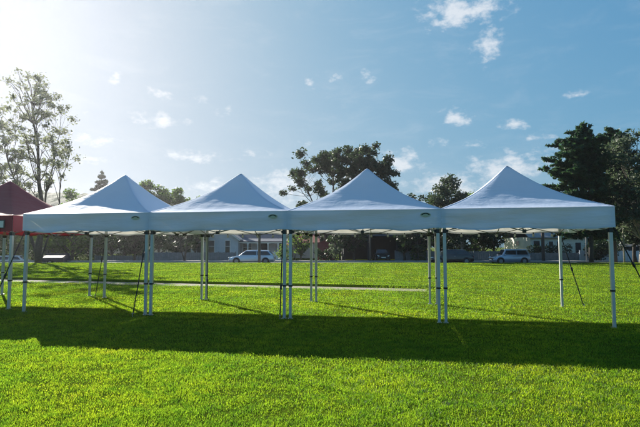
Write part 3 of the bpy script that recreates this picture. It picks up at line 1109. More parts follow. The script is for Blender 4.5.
# low house with a terracotta roof
h_ = thing('red_roofed_house', 'pale low house with a terracotta roof beside the veranda house', 'house', (-4.6, 70, GZ))
MB().box(-3.0, 4.2, 0, 8, 0, 2.35).build('wall', 'board_cream', h_)
gable_roof(h_, -3.0, 4.2, 0, 8, 2.36, 4.1, 'roof_red', 'x')
window(h_, -1.8, .8, 1.2, 1.2, -.0)
window(h_, 1.6, .8, 1.4, 1.2, -.0)
MB().box(-.3, .6, -.05, 0, .1, 2.1).build('door', 'board_dark', h_)
MB().box(3.0, 3.6, 3, 3.6, 3, 4.9).build('chimney', 'brick_wall', h_)

# small red shed behind the shrubs
h_ = thing('garden_shed', 'small dark red garden shed among shrubs', 'shed', (px2x(325, 61), 61, GZ))
MB().box(-1.15, 1.15, 0, 2.4, 0, 2.05).prism([(-1.15, 2.05), (1.15, 2.05), (0, 2.5)], 0, 2.4).build('wall', 'shed_red', h_)
gable_roof(h_, -1.15, 1.15, 0, 2.4, 2.07, 2.54, 'roof_red', over=.15, thick=.06)
dr = MB().box(-.4, .4, -.04, 0, .05, 1.85).build('door', 'shed_red', h_)
MB().box(.24, .30, -.08, -.04, .95, 1.05).build('door_handle', 'steel', dr)

# dark carport
h_ = thing('carport', 'dark timber carport with a flat roof over the dark green car', 'carport', (px2x(378, 60.5), 60.5, GZ))
MB().box(-4.6, 5.0, 3.0, 3.2, 0, 3.0).box(-4.6, -4.4, -3, 3, 0, 3.0).box(4.8, 5.0, -3, 3, 0, 3.0).build('wall', 'board_dark', h_)
MB().box(-4.9, 5.3, -3.4, 3.5, 3.0, 3.25).build('roof', 'roof_slate', h_)
for x in (-1.6, 1.9):
    MB().box(x - .08, x + .08, -3.2, -3.04, 0, 3.0).build('post', 'board_dark', h_)

# cream house on the right of the street
h_ = thing('cream_house', 'cream weatherboard house with a sunlit side wall and dark windows', 'house', (31.55, 63, GZ))
MB().box(-3.4, 4.2, 0, 9, 0, 3.0).build('wall', 'board_cream', h_)
boards(h_, -3.4, 4.2, 0, .1, 2.95, 'board_cream')
gable_roof(h_, -3.4, 4.2, 0, 9, 3.02, 5.3, 'roof_grey', 'x')
window(h_, -2.6, .8, .85, 1.7, -.04)
window(h_, -.7, .8, .6, 1.6, -.04)
window(h_, .4, .8, .6, 1.6, -.04)
dr = MB().box(2.6, 3.3, -.07, 0, .1, 2.25).build('door', 'board_dark', h_)
MB().box(2.68, 2.74, -.13, -.07, 1.1, 1.2).build('door_handle', 'steel', dr)
wn_ = MB().box(-3.45, -3.40, 3.6, 4.5, 1.9, 2.5).build('side_window', 'window_glass', h_)
MB().box(2.2, 2.8, 4, 4.6, 3.6, 6).build('chimney', 'brick_wall', h_)

# low pale-roofed shed on the far right
h_ = thing('low_shed', 'long low shed with a pale metal roof behind the grey fence', 'shed', (px2x(650, 57), 57, GZ))
MB().box(-3.0, 5.0, 0, 4, 0, 1.75).build('wall', 'board_dark', h_)
rf_ = MB()
rf_.v = [(-3.3, -.4, 1.72), (5.3, -.4, 1.72), (5.3, 4.3, 2.15), (-3.3, 4.3, 2.15), (-3.3, -.4, 1.80), (5.3, -.4, 1.80), (5.3, 4.3, 2.23), (-3.3, 4.3, 2.23)]
rf_.f = [(0, 1, 2, 3), (4, 5, 6, 7), (0, 1, 5, 4), (1, 2, 6, 5), (2, 3, 7, 6), (3, 0, 4, 7)]
rf_.build('roof', 'rim_alloy', h_)
MB().box(-1.2, -.2, -.05, 0, .05, 1.65).build('door', 'fence_grey', h_)


def fence(label, x0, x1, y, z0, h, mat, pw=2.0):
    t_ = thing('fence', label, 'fence', ((x0 + x1) / 2, y, z0), 0)
    n = max(1, round((x1 - x0) / pw))
    w = (x1 - x0) / n
    hw = (x1 - x0) / 2
    for k in range(n + 1):
        x = -hw + k * w
        MB().box(x - .06, x + .06, -.06, .06, 0, h + .08).build('post', mat, t_)
    nb = max(1, round(w / .25))
    me = None
    for k in range(n):
        pn = MB()
        for j in range(nb):
            a = -hw + k * w + .065 + (w - .13) * j / nb
            pn.box(a, a + (w - .13) / nb - .012, -.02, .02, .06, h - .03 * ((j + k) % 2))
        pn.box(-hw + k * w + .065, -hw + (k + 1) * w - .065, .022, .06, .2, .28).box(-hw + k * w + .065, -hw + (k + 1) * w - .065, .022, .06, h - .3, h - .22)
        pn.build('panel', mat, t_)


fence('low pale paling fence in front of the blue grey cottage', px2x(150, 56.5), px2x(236, 56.5), 56.5, GZ, 1.05, 'fence_grey')
fence('pale paling fence in front of the terracotta roofed house', px2x(262, 57), px2x(286, 57), 57, GZ, 1.1, 'board_white')
fence('grey board fence in front of the cream house', px2x(526, 56), px2x(578, 56), 56, GZ, 1.0, 'fence_grey')
fence('blue grey board fence behind the cedar trunk', px2x(579, 55.8), px2x(690, 55.8), 55.8, GZ, 1.25, 'board_bluegrey')
fence('weathered grey fence behind the black hatchback', px2x(395, 56.2), px2x(505, 56.2), 56.2, GZ, 1.2, 'fence_grey')
fence('grey fence behind the trees beside the trailer', px2x(96, 60), px2x(150, 60), 60, -1.15, 1.4, 'fence_grey')


# street poles
def pole(label, px, Y, h, r, lamp=False, mat='pole_wood', arm=True):
    z = float(base_z(np.array(px2x(px, Y)), np.array(Y)))
    t_ = thing('utility_pole' if not lamp else 'street_lamp', label, 'pole' if not lamp else 'street lamp', (px2x(px, Y), Y, z))
    MB().tube([(0, 0, 0), (0, 0, h * .5), (0, 0, h)], [r, r * .9, r * .75], 10).build('post', mat, t_, True)
    if lamp:
        MB().tube([(0, 0, h - .05), (0, -.5, h + .12), (0, -.9, h + .10)], [.035, .03, .03], 6).build('arm', mat, t_)
        MB().box(-.11, .11, -1.35, -.85, h + .04, h + .14).build('lamp_head', 'steel', t_, bevel=.02)
    elif arm:
        MB().box(-.7, .7, -.05, .05, h - .30, h - .20).build('crossarm', mat, t_)
        for x in (-.6, -.25, .25, .6):
            MB().tube([(x, 0, h - .20), (x, 0, h - .08)], [.03, .035], 6).build('insulator', 'lamp_white', t_)


pole('dark street lamp post in front of the veranda house', 259.5, 44.4, 5.0, .13, True)
pole('dark utility pole in front of the carport', 370, 53.6, 6.0, .12)
pole('thick dark utility pole in front of the cream house', 542.5, 53.6, 6.4, .19)
pole('slim grey post between the cedar and the cream house', 585.5, 44.2, 3.3, .05, False, 'fence_grey', False)
pole('slim weathered post beside the pale leaved tree', 623, 42.9, 4.2, .08, False, 'bark_pale', False)


# ------------------------------------------------------------------ trees
def leaf_mesh(name, centers, radii, counts, size, mat, parent, seed, squash=.8, aspect=1.9, droop=0.0, shell=.55):
    r = np.random.default_rng(seed)
    P = []
    for c, rad, n in zip(centers, radii, counts):
        d_ = r.normal(size=(n, 3))
        d_ /= np.linalg.norm(d_, axis=1, keepdims=True)
        rr = (shell + (1 - shell) * r.random(n)) ** 1.0 * np.where(r.random(n) < .3, r.random(n), 1)
        rr = rr * (1 + .22 * r.normal(size=n))
        q = d_ * rr[:, None] * rad
        q[:, 2] *= squash
        P.append(q + np.array(c))
    P = np.concatenate(P)
    n = len(P)
    a = r.normal(size=(n, 3))
    a[:, 2] = a[:, 2] * .7 - droop
    a /= np.linalg.norm(a, axis=1, keepdims=True)
    b = np.cross(a, r.normal(size=(n, 3)))
    b /= np.linalg.norm(b, axis=1, keepdims=True)
    s = size * (.6 + .8 * r.random(n))[:, None]
    Vv = np.empty((n, 4, 3))
    Vv[:, 0] = P - a * s * .5 * aspect
    Vv[:, 1] = P + b * s * .5
    Vv[:, 2] = P + a * s * .5 * aspect
    Vv[:, 3] = P - b * s * .5
    Fq = np.arange(n * 4).reshape(n, 4)
    return np_mesh(name, Vv.reshape(-1, 3), Fq, mat, parent)


def curve_pts(a, b, rnd, n=6, wob=.08, sag=0.0):
    a, b = Vector(a), Vector(b)
    L = (b - a).length
    out_ = []
    ox, oy = 0, 0
    for i in range(n + 1):
        s = i / n
        if 0 < i < n:
            ox += rnd.uniform(-1, 1) * wob * L / n * 1.6
            oy += rnd.uniform(-1, 1) * wob * L / n * 1.6
        k = 1 if i < n else 0
        out_.append(a.lerp(b, s) + Vector((ox * k, oy * k, -sag * L * 4 * s * (1 - s))))
    return out_


def tree(label, X, Y, clusters, leaf, size, dens, seed, bark='bark', trunk_r=.2, stems=None, group='trees around the park edge', name='broadleaf_tree', squash=.8, droop=0, aspect=1.9, fork=.45, z=None, cat='tree', shell=.55):
    """clusters: list of (dx, dy, h, r) about the base"""
    rnd = random.Random(seed)
    z = float(base_z(np.array(X), np.array(Y))) if z is None else z
    t_ = thing(name, label, cat, (X, Y, z), 0, group)
    w = MB()
    htop = max(c[2] for c in clusters)
    stems = stems or [(0, 0, htop * .92, trunk_r)]
    spts = []
    for (sx, sy, sh, sr) in stems:
        pts = curve_pts((0, 0, -.15), (sx, sy, sh), rnd, 9, .10)
        rads = [sr * (1.35 if i == 0 else 1) * (1 - .86 * (i / 9)) for i in range(10)]
        w.tube(pts, rads, 8)
        spts.append((pts, rads))
    for (cx, cy, ch, cr) in clusters:
        best = None
        for pts, rads in spts:
            for i in range(2, 10):
                q = pts[i]
                if q.z > ch - cr * .15:
                    continue
                dd = math.hypot(cx - q.x, cy - q.y)
                cost = dd + .55 * abs((ch - q.z) - dd * .9)
                if best is None or cost < best[0]:
                    best = (cost, q, rads[i])
        if best is None:
            pts, rads = spts[0]
            best = (0, pts[2], rads[2])
        q, rr = best[1], best[2]
        r0 = min(rr * .7, .03 + .05 * cr)
        lp = curve_pts(q, (cx, cy, ch), rnd, 5, .12, .03)
        w.tube(lp, [r0 * (1 - .75 * i / 5) for i in range(6)], 5)
        for _ in range(3):
            e_ = Vector((cx, cy, ch)) + Vector((rnd.uniform(-1, 1), rnd.uniform(-1, 1), rnd.uniform(-.5, .9))) * cr * .8
            w.tube(curve_pts(lp[rnd.randint(3, 4)], e_, rnd, 3, .15), [r0 * .4, r0 * .3, r0 * .2, r0 * .08], 4)
    w.build('trunk', bark, t_, True)
    leaf_mesh('crown', [c[:3] for c in clusters], [c[3] for c in clusters], [max(10, int(dens * c[3] ** 2)) for c in clusters], size, leaf, t_, seed, squash, aspect, droop, shell)
    return t_


def blob_clusters(rnd, n, rx, ry, z0, z1, cr, power=1.0):
    """uneven crown: clusters within an ellipsoid between z0 and z1"""
    out_ = []
    zm, hz = (z0 + z1) / 2, (z1 - z0) / 2
    for _ in range(n):
        while True:
            d_ = [rnd.uniform(-1, 1) for _ in range(3)]
            l2 = sum(k * k for k in d_)
            if .12 < l2 < 1:
                break
        out_.append((d_[0] * rx, d_[1] * ry, zm + d_[2] * hz, cr * rnd.uniform(.6, 1.25)))
    return out_


rnd = random.Random(3)
# tall sparse tree on the left: ascending limbs, small airy clumps
Y0 = 42.6
S0 = 470 / Y0
cl = []
for (px, py, n, sp) in [(25, 78, 5, 10), (30, 95, 6, 12), (40, 90, 4, 9), (15, 108, 6, 13), (34, 115, 6, 13), (52, 118, 4, 9), (20, 132, 6, 13), (10, 145, 5, 12), (62, 112, 3, 6), (40, 140, 5, 12),
                        (55, 140, 4, 9), (64, 146, 3, 7), (18, 158, 5, 13), (30, 170, 5, 12), (58, 165, 3, 9), (8, 172, 5, 10), (66, 160, 3, 6), (24, 188, 4, 11), (60, 180, 2, 8), (14, 190, 3, 9), (48, 185, 2, 8)]:
    for _ in range(int(n * 1.8)):
        cl.append(((px + rnd.gauss(0, sp * .58) - 40) * .92 / S0, rnd.gauss(0, 1.5), 1.455 + (251 - py + rnd.gauss(0, sp * .6)) / S0, rnd.uniform(.35, .75)))
tree('tall sparse tree with airy foliage rising behind the red canopy', px2x(40, Y0), Y0, cl, 'leaf_silver', .12, 170, 101, 'bark', .25,
     [(-1.0, .2, 16.8, .25), (1.2, .4, 12.0, .14), (-2.2, -.6, 12.0, .15), (2.0, .8, 10.4, .10)], name='tall_tree', shell=.2)
cl = []
for (px, py, n, sp) in [(2, 120, 6, 10), (-10, 105, 5, 12), (-8, 140, 6, 14), (8, 160, 6, 9), (-12, 170, 5, 12), (4, 185, 5, 10)]:
    for _ in range(n):
        cl.append(((px + rnd.gauss(0, sp * .6) + 14) / 10.0, rnd.gauss(0, 1.4), 1.455 + (246 - py + rnd.gauss(0, sp * .5)) / 10.0, rnd.uniform(.5, .95)))
tree('airy tree partly hidden behind the red canopy peak', px2x(-14, 47), 47, cl, 'leaf_silver', .13, 160, 102, 'bark', .26, name='tall_tree', shell=.2)

# big gum behind the third canopy
YD = 62
SD = 470 / YD
cl = []
for (px, py, r_px, n) in [(297, 172, 9, 5), (292, 184, 8, 4), (304, 163, 8, 4), (300, 196, 8, 3), (314, 158, 8, 5), (322, 166, 10, 6), (318, 178, 9, 4), (333, 155, 9, 6), (345, 152, 9, 7), (340, 166, 9, 5),
                          (357, 150, 9, 7), (369, 151, 8, 7), (366, 163, 10, 8), (352, 163, 9, 6), (376, 160, 7, 5), (352, 178, 8, 5), (384, 160, 6, 4), (389, 170, 7, 5), (392, 182, 6, 4), (385, 178, 7, 4), (386, 192, 6, 3),
                          (326, 192, 8, 3), (340, 186, 7, 2), (372, 180, 8, 4)]:
    for _ in range(int(n * (1.7 if px > 325 else 1.0))):
        cl.append(((px + rnd.gauss(0, r_px * .6) - 332) / SD, rnd.gauss(0, 1.9), 1.8 + (241 - py + rnd.gauss(0, r_px * .45)) / SD, rnd.uniform(.5, .95)))
tree('large spreading gum tree with forked stems behind the third white canopy', px2x(332, YD), YD, cl, 'leaf_gum', .19, 270, 111, 'bark', .30,
     [(.2, 0, 11.0, .30), (-3.6, .5, 9.5, .22), (3.2, .3, 12.2, .24), (6.4, -.4, 10.4, .17)], name='gum_tree', shell=.3)

# round trees beyond the gap between third and fourth canopies
rnd = random.Random(8)
tree('small round dark tree beyond the gap between the last two canopies', px2x(413, 70), 70, blob_clusters(rnd, 26, 2.3, 2.0, 4.0, 9.9, .9), 'leaf_dark', .20, 170, 121, 'bark', .2)
tree('taller dense round tree beyond the gap between the last two canopies', px2x(449, 72), 72, blob_clusters(rnd, 48, 3.4, 3.0, 4.0, 12.2, 1.1), 'leaf_gum', .22, 150, 122, 'bark', .28)
tree('lower round tree behind the shoulder of the canopy without emblem', px2x(474, 74), 74, blob_clusters(rnd, 30, 2.8, 2.6, 3.5, 10.6, 1.1), 'leaf_mid', .22, 150, 123, 'bark', .24)

# hazy trees behind the first and second canopy
tree('hazy open crowned tree behind the first white canopy', px2x(150, 86), 86, blob_clusters(rnd, 52, 3.6, 3.0, 6.0, 14.6, 1.1), 'leaf_mid', .26, 130, 131, 'bark', .25)
tree('hazy low crowned tree beside the open crowned one', px2x(173, 84), 84, blob_clusters(rnd, 46, 3.2, 2.8, 5.0, 12.8, 1.1), 'leaf_mid', .26, 130, 132, 'bark', .22)
tree('small hazy treetop at the shoulder of the second white canopy', px2x(197, 88), 88, blob_clusters(rnd, 14, 1.3, 1.3, 7.2, 11.8, .8), 'leaf_mid', .26, 130, 133, 'bark', .18)
tree('hazy low bush tree left of the far conifer', px2x(78, 80), 80, blob_clusters(rnd, 34, 4.4, 3.0, 4.5, 13.0, 1.2), 'leaf_mid', .28, 110, 134, 'bark', .25)


# conifers
def conifer(label, X, Y, H, w0, seed, leaf, size, tiers, dens, name='conifer', z=None, droop=.35, bare=.12, one_side=None, trunk=.25):
    rnd = random.Random(seed)
    z = float(base_z(np.array(X), np.array(Y))) if z is None else z
    t_ = thing(name, label, 'tree', (X, Y, z), 0, 'conifers around the park edge')
    w = MB()
    w.tube([(0, 0, -.1), (.05, .04, H * .3), (-.04, .03, H * .7), (0, 0, H)], [trunk, trunk * .8, trunk * .4, .02], 8)
    C, Rr, N = [], [], []
    for k in range(tiers):
        s = bare + (1 - bare) * (k + rnd.uniform(-.3, .3)) / tiers
        zz = H * min(.98, max(bare, s))
        env = w0 * ((1 - s) ** .75) * (.55 + .45 * min(1, s / .3))
        nb = 5 if s < .8 else 4
        a0 = rnd.uniform(0, 6.28)
        for b in range(nb):
            an = a0 + 6.283 * b / nb + rnd.uniform(-.4, .4)
            L = max(.35, env * rnd.uniform(.6, 1.15))
            if one_side and math.cos(an) < -.4 and rnd.random() < .5:
                L *= one_side
            rise = L * rnd.uniform(.10, .35)
            tipz = zz + rise - droop * L * .55
            pts = [Vector((0, 0, zz)), Vector((math.cos(an) * L * .5, math.sin(an) * L * .5, zz + rise * .8)), Vector((math.cos(an) * L, math.sin(an) * L, tipz))]
            w.tube(pts, [.05 * trunk / .25, .03, .01], 4)
            m = max(3, int(L / (size * 1.3)))
            for j in range(m):
                q = (j + .8) / m
                cpt = pts[0].lerp(pts[1], q * 2) if q < .5 else pts[1].lerp(pts[2], q * 2 - 1)
                spread = .22 + .28 * (1 - q) * min(1, L / 2)
                C.append((cpt.x + rnd.gauss(0, .06), cpt.y + rnd.gauss(0, .06), cpt.z - .05))
                Rr.append(spread * rnd.uniform(.8, 1.3))
                N.append(int(dens * rnd.uniform(.7, 1.3)))
    C.append((0, 0, H - .1))
    Rr.append(.2)
    N.append(int(dens))
    w.build('trunk', 'bark', t_, True)
    leaf_mesh('crown', C, Rr, N, size, leaf, t_, seed, .55, 2.6, .15, .1)
    return t_


def cedar(label, px0, Y, boughs, leaf, size, seed, trunk_top, name='cedar_tree'):
    """boughs: (tip px, tip py, foot py) read as angles at distance Y, turned into metres about the trunk"""
    rnd = random.Random(seed)
    X = px2x(px0, Y)
    z = float(base_z(np.array(X), np.array(Y)))
    k = 470 / Y
    t_ = thing(name, label, 'tree', (X, Y, z), 0, 'conifers around the park edge')
    w = MB()
    H = 1.455 - z + (246 - trunk_top) / k
    w.tube(curve_pts((0, 0, -.1), (-.1, 0, H), rnd, 8, .03), [.21 * (1 - .93 * i / 8) for i in range(9)], 8)
    C, Rr, N = [], [], []
    for (tx, ty, fy) in boughs:
        for rep_ in range(2):
            dy = rnd.uniform(-1.6, 1.6)
            a = Vector((0, 0, 1.455 - z + (246 - fy) / k))
            b = Vector(((tx - px0 + rnd.gauss(0, 2.0)) / k, dy, 1.455 - z + (246 - ty + rnd.gauss(0, 2.0)) / k))
            if rep_:
                b = a.lerp(b, rnd.uniform(.55, .85)) + Vector((0, rnd.uniform(-1.2, 1.2), rnd.uniform(-.4, .4)))
            L = (b - a).length
            pts = curve_pts(a, b, rnd, 5, .06, -.05)
            w.tube(pts, [.06 * (1 - .85 * i / 5) for i in range(6)], 4)
            for i in range(2, 6):
                for _ in range(4):
                    q = pts[i - 1].lerp(pts[i], rnd.random())
                    dirv = (pts[i] - pts[i - 1]).normalized()
                    sd_ = Vector((rnd.gauss(0, .5), rnd.gauss(0, .5), rnd.gauss(-.12, .3)))
                    tipq = q + dirv * rnd.uniform(.2, .6) + sd_ * (.9 if i < 5 else .45)
                    w.tube([q, q.lerp(tipq, .5) + Vector((0, 0, .05)), tipq], [.018, .012, .004], 3)
                    for s_ in (.3, .55, .8, 1.0):
                        C.append(tuple(q.lerp(tipq, s_) + Vector((0, 0, -.04))))
                        Rr.append(.20 * rnd.uniform(.7, 1.3))
                        N.append(16)
    w.build('trunk', 'bark', t_, True)
    leaf_mesh('crown', C, Rr, N, size, leaf, t_, seed, .7, 2.8, .25, .1)
    return t_


BOUGHS = [(549, 155, 168), (553, 162, 176), (556, 170, 182), (554, 180, 190), (556, 150, 166), (560, 141, 160), (566, 134, 156), (572, 129, 150), (580, 126, 146), (587, 123, 140), (594, 130, 148),
          (600, 138, 158), (604, 148, 168), (608, 160, 178), (612, 172, 186), (563, 172, 186), (570, 158, 172), (578, 146, 160), (560, 190, 200), (552, 198, 206), (612, 190, 200), (606, 200, 210),
          (556, 212, 216), (568, 206, 212), (610, 215, 222), (575, 190, 198), (598, 186, 194), (590, 172, 184), (566, 226, 222), (602, 232, 226), (548, 205, 212), (616, 205, 212), (582, 138, 152),
          (598, 150, 164), (571, 145, 160), (576, 170, 182), (562, 232, 228), (578, 222, 220), (592, 218, 218), (612, 234, 228)]
BOUGHS = [(a_, b_ + 4, c_ + 4) for a_, b_, c_ in BOUGHS]
cedar('broad dark cedar with drooping boughs behind the canopy without emblem', 590, 41.8, BOUGHS, 'leaf_cedar', .13, 141, 132)
cedar('narrow spired conifer between the cedar and the pale leaved tree', 614, 45, [(613 + sx * (4 + 17 * q_) + rnd.uniform(-4, 4), 134 + 90 * q_ + rnd.uniform(-4, 4), 134 + 90 * q_ + 10) for q_ in [i_ / 15 for i_ in range(16)] for sx in (-1, 1)], 'leaf_cedar', .13, 142, 133)
conifer('far hazy conifer rising over the first white canopy', px2x(100, 112), 112, 20.6, 6.0, 143, 'leaf_dark', .42, 16, 40, 'far_conifer')
rnd = random.Random(17)
cl = blob_clusters(rnd, 115, 3.6, 3.2, 2.6, 12.0, .85)
tree('pale small leaved tree at the park edge beside the conifers', px2x(641, 42.5), 42.5, cl, 'leaf_pale', .15, 200, 151, 'bark_pale', .24, name='pale_leaved_tree', shell=.3)

# understorey along the street
rnd = random.Random(23)
US = [
    # px, Y, top height, radius, clumps, leaf, label
    (-22, 60, 6.2, 3.4, 36, 'leaf_mid', 'green tree behind the white parked cars, farther from the lawn'),
    (14, 62, 6.4, 3.2, 36, 'leaf_mid', 'leafy green tree overhanging the white parked car'),
    (33, 66, 8.0, 2.6, 30, 'leaf_mid', 'green tree behind the tall sparse trunk'),
    (55, 58, 7.0, 2.6, 36, 'leaf_mid', 'light green drooping tree behind the trailer'),
    (74, 57, 6.5, 2.2, 30, 'leaf_mid', 'green drooping tree beside the trailer'),
    (90, 62, 7.0, 2.6, 30, 'leaf_mid', 'green tree behind the rear leg of the red canopy'),
    (112, 66, 7.2, 2.8, 34, 'leaf_mid', 'spreading green tree beside the hedge behind the trailer'),
    (135, 60, 6.6, 3.0, 40, 'leaf_dark', 'broad dark tree with foliage to the ground by the grey fence'),
    (160, 66, 6.2, 2.2, 26, 'leaf_dark', 'dark tree at the corner of the low paling fence'),
    (195, 60, 6.0, 2.0, 26, 'leaf_dark', 'dark bushy tree beside the blue grey cottage'),
    (301, 58.5, 3.6, 1.6, 24, 'leaf_mid', 'green shrub beside the pale paling fence'),
    (340, 57.5, 4.4, 1.5, 16, 'leaf_dark', 'slim dark tree beside the red shed'),
    (354, 57.0, 5.2, 1.7, 24, 'leaf_dark', 'dark tree overhanging the carport entrance'),
    (404, 56.0, 5.4, 1.8, 26, 'leaf_dark', 'dark tree at the far side of the carport'),
    (418, 54.9, 5.2, 1.7, 24, 'leaf_dark', 'dark tree behind the nose of the black hatchback'),
    (440, 58, 6.4, 2.3, 36, 'leaf_dark', 'dark tree behind the middle of the black hatchback'),
    (461, 55.2, 6.0, 2.1, 30, 'leaf_gum', 'pale stemmed dark tree behind the tail of the black hatchback'),
    (482, 58, 6.2, 2.2, 34, 'leaf_dark', 'dark tree behind the nose of the blue grey hatchback'),
    (494, 57, 5.8, 1.9, 28, 'leaf_dark', 'dark tree beside the sunlit side wall of the cream house'),
]
for (px, Y, h, r, n, lf, lab) in US:
    X = px2x(px, Y)
    bark = 'bark_pale' if 'pale stemmed' in lab else 'bark'
    tree(lab, X, Y, blob_clusters(rnd, n, r, r, max(.9, h * .22), h, r * .36), lf, .19, 130, int(px * 3 + 500), bark, .10 + .02 * h / 2, name='street_tree' if h > 3.8 else 'shrub', droop=.35 if 'drooping' in lab else 0, cat='tree' if h > 3.8 else 'shrub')
BK = [(-30, 78, 8.5), (8, 80, 9.0), (46, 76, 8.2), (68, 84, 9.5), (98, 80, 8.0), (125, 77, 7.6), (148, 80, 7.8), (182, 78, 7.0), (300, 84, 6.6), (322, 80, 6.4), (346, 76, 6.8), (372, 74, 6.8), (396, 76, 7.0), (425, 70, 6.8), (448, 66, 6.6), (470, 68, 6.8), (585, 66, 6.6), (612, 64, 7.0), (640, 62, 7.2), (634, 49, 9.6), (660, 47, 10.6)]
BKL = ['background tree behind the white cars, at the outer end of the belt', 'background tree behind the white car nearest the tall sparse trunk', 'background tree behind the tall sparse trunk',
       'tall background tree behind the trailer', 'background tree behind the hedge beside the trailer', 'background tree behind the broad dark tree by the grey fence', 'background tree behind the corner of the low paling fence',
       'background tree behind the slender multi stemmed tree', 'background tree behind the terracotta roofed house', 'background tree behind the red garden shed', 'background tree at the shed side of the carport',
       'background tree directly behind the carport', 'background tree at the hedge side of the carport', 'background tree behind the light green hedge', 'background tree behind the roof of the black hatchback',
       'background tree behind the gap between the black and blue grey hatchbacks', 'background tree behind the cedar trunk', 'background tree behind the narrow conifer', 'background tree behind the low pale roofed shed', 'dark tree close behind the pale small leaved tree', 'tall dark tree at the outer side of the pale small leaved tree']
for k_, (px, Y, h) in enumerate(BK):
    w_ = Y / 470 * 15
    tree(BKL[k_], px2x(px, Y), Y, blob_clusters(rnd, 34, w_ * 1.15, w_ * .8, .9, h, .95), ('leaf_dark', 'leaf_gum', 'leaf_dark')[k_ % 3], .24, 130, 700 + k_, 'bark', .2, group='belt of background trees', name='background_tree')
# slender multi-stemmed tree in front of the low fence
tree('slender multi stemmed small tree in front of the low paling fence', px2x(180, 52), 53.9, [(rnd.uniform(-2, 2.2), rnd.uniform(-.8, .8), rnd.uniform(2.3, 5.2), rnd.uniform(.4, .7)) for _ in range(26)], 'leaf_dark', .16, 120, 171, 'bark', .12,
     [(0, 0, 4.8, .13), (-.9, .1, 4.2, .09), (.8, -.1, 4.4, .09)], name='street_tree')
tree('orange leaved small tree beside the pale fence', px2x(295, 61), 61, blob_clusters(rnd, 16, 1.0, 1.0, 1.8, 3.3, .5), 'leaf_autumn', .16, 120, 172, 'bark', .07, name='autumn_tree')
tree('round clipped dark bush at the foot of the cream house fence', px2x(600, 54.8), 54.8, blob_clusters(rnd, 20, 1.6, .9, .3, 2.6, .7), 'leaf_dark', .15, 150, 173, 'bark', .06, name='shrub', cat='shrub')
tree('pale green flowering shrub beside the red shed', px2x(336, 56.2), 56.2, blob_clusters(rnd, 14, .9, .7, .3, 2.6, .45), 'leaf_pale', .13, 160, 174, 'bark', .05, name='shrub', cat='shrub')
tree('low green shrub at the street end of the pale fence', px2x(284, 55.2), 55.2, blob_clusters(rnd, 14, .9, .6, .2, 1.9, .5), 'leaf_mid', .13, 160, 175, 'bark', .05, name='shrub', cat='shrub')


tree('dark shrub in front of the red garden shed', px2x(326, 58.6), 58.6, blob_clusters(rnd, 18, 1.5, .6, .2, 1.45, .5), 'leaf_dark', .13, 170, 176, 'bark', .05, name='shrub', cat='shrub')


# hedges
def hedge(label, x0, x1, y, h, d_, leaf, seed):
    rnd = random.Random(seed)
    z = float(base_z(np.array((x0 + x1) / 2), np.array(y)))
    t_ = thing('hedge', label, 'hedge', ((x0 + x1) / 2, y, z))
    hw = (x1 - x0) / 2
    cs, w = [], MB()
    x = -hw
    while x < hw:
        for zz in np.arange(.3, h, .45):
            cs.append((x + rnd.uniform(-.1, .1), rnd.uniform(-d_, d_) * .4, zz + rnd.uniform(-.05, .08), rnd.uniform(.30, .42)))
        w.tube([(x, 0, -.05), (x + rnd.uniform(-.1, .1), 0, h * .8)], [.03, .01], 5)
        x += .42
    w.build('stems', 'bark', t_)
    leaf_mesh('foliage', [c[:3] for c in cs], [c[3] for c in cs], [70] * len(cs), .10, leaf, t_, seed, 1, 1.6)


hedge('dark clipped hedge below the windows of the cream house', px2x(528, 57.4), px2x(570, 57.4), 57.4, 1.9, .5, 'leaf_dark', 181)
hedge('light green clipped hedge beside the carport', px2x(411, 56), px2x(424, 56), 55.0, 2.0, .5, 'leaf_mid', 182)
hedge('dark hedge along the road behind the trailer', px2x(64, 60), px2x(104, 60), 61, 1.9, .6, 'leaf_dark', 183)
hedge('dark hedge behind the white parked cars', px2x(-40, 63), px2x(40, 63), 64, 2.2, .6, 'leaf_dark', 184)
hedge('dark hedge between the cedar and the low shed', px2x(590, 57), px2x(625, 57), 57, 2.4, .6, 'leaf_dark', 185)

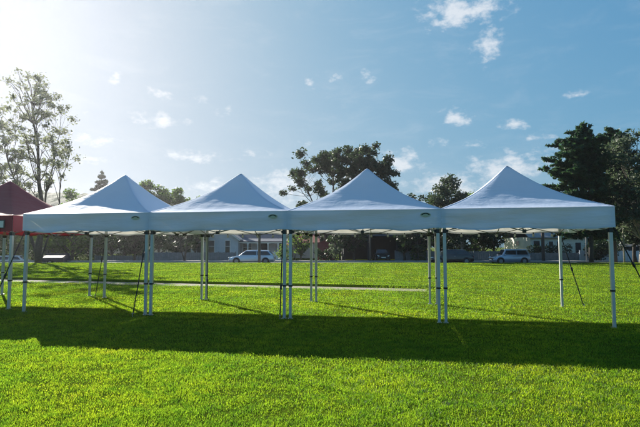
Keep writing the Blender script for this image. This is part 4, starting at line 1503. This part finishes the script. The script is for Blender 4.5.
# earth mound under the cedar
mm = MB()
rg = []
for i, (rr, hh) in enumerate([(1.6, 0), (1.15, .10), (.6, .20), (.0, .24)]):
    if rr == 0:
        mm.v.append((0, 0, hh))
    else:
        mm.v += [(math.cos(k * math.pi / 8) * rr * 1.25, math.sin(k * math.pi / 8) * rr, hh) for k in range(16)]
for i in range(2):
    for k in range(16):
        mm.f.append((i * 16 + k, i * 16 + (k + 1) % 16, (i + 1) * 16 + (k + 1) % 16, (i + 1) * 16 + k))
for k in range(16):
    mm.f.append((32 + k, 32 + (k + 1) % 16, 48))
mo = mm.build('mulch_mound', 'soil', None, True, loc=(px2x(588, 41.8), 41.8, float(base_z(np.array(23.8), np.array(41.8))) - .06))
structure(mo)

# ------------------------------------------------------------------ hills
def hill(name, x0, x1, y, prof, depth, seed):
    r = np.random.default_rng(seed)
    nx, ny = 140, 16
    s = np.linspace(0, 1, nx)
    hh = np.interp(s, [q[0] for q in prof], [q[1] for q in prof])
    V_ = np.zeros((ny, nx, 3))
    for j in range(ny):
        f_ = math.sin(math.pi / 2 * j / (ny - 1)) ** .8
        V_[j, :, 0] = x0 + (x1 - x0) * s
        V_[j, :, 1] = y + depth * j / (ny - 1)
        V_[j, :, 2] = -2 + hh * f_ + (r.normal(0, .6, nx) * f_ if j else 0)
    ii = np.arange(nx * ny).reshape(ny, nx)
    F_ = np.stack([ii[:-1, :-1], ii[:-1, 1:], ii[1:, 1:], ii[1:, :-1]], -1).reshape(-1, 4)
    structure(np_mesh(name, V_.reshape(-1, 3), F_, 'hill_wood'))


hill('wooded_hill', -200, 40, 175, [(0, 20), (.12, 26), (.24, 31), (.32, 29.5), (.42, 31), (.50, 27), (.60, 20), (.75, 12), (.88, 6), (1, 2)], 70, 1)

# ------------------------------------------------------------------ haze and imitated lens glare
hz = MB().box(-420, 420, -130, 400, -4, 35).build('haze', 'soil')
hz.data.materials.clear()
m = bpy.data.materials.new('haze_glare_air')
m.use_nodes = True
nt = m.node_tree
nt.nodes.clear()
out = nt.nodes.new('ShaderNodeOutputMaterial')
pv = nt.nodes.new('ShaderNodeVolumePrincipled')
pv.inputs['Color'].default_value = (.93, .95, 1, 1)
pv.inputs['Density'].default_value = .0003
pv.inputs['Anisotropy'].default_value = .72  # forward scatter veils the sun side, standing in for lens glare
nt.links.new(pv.outputs[0], out.inputs['Volume'])
hz.data.materials.append(m)
hz['kind'] = 'stuff'
hz['label'] = 'thin haze over the park, also standing in for lens glare'
hz['category'] = 'haze'
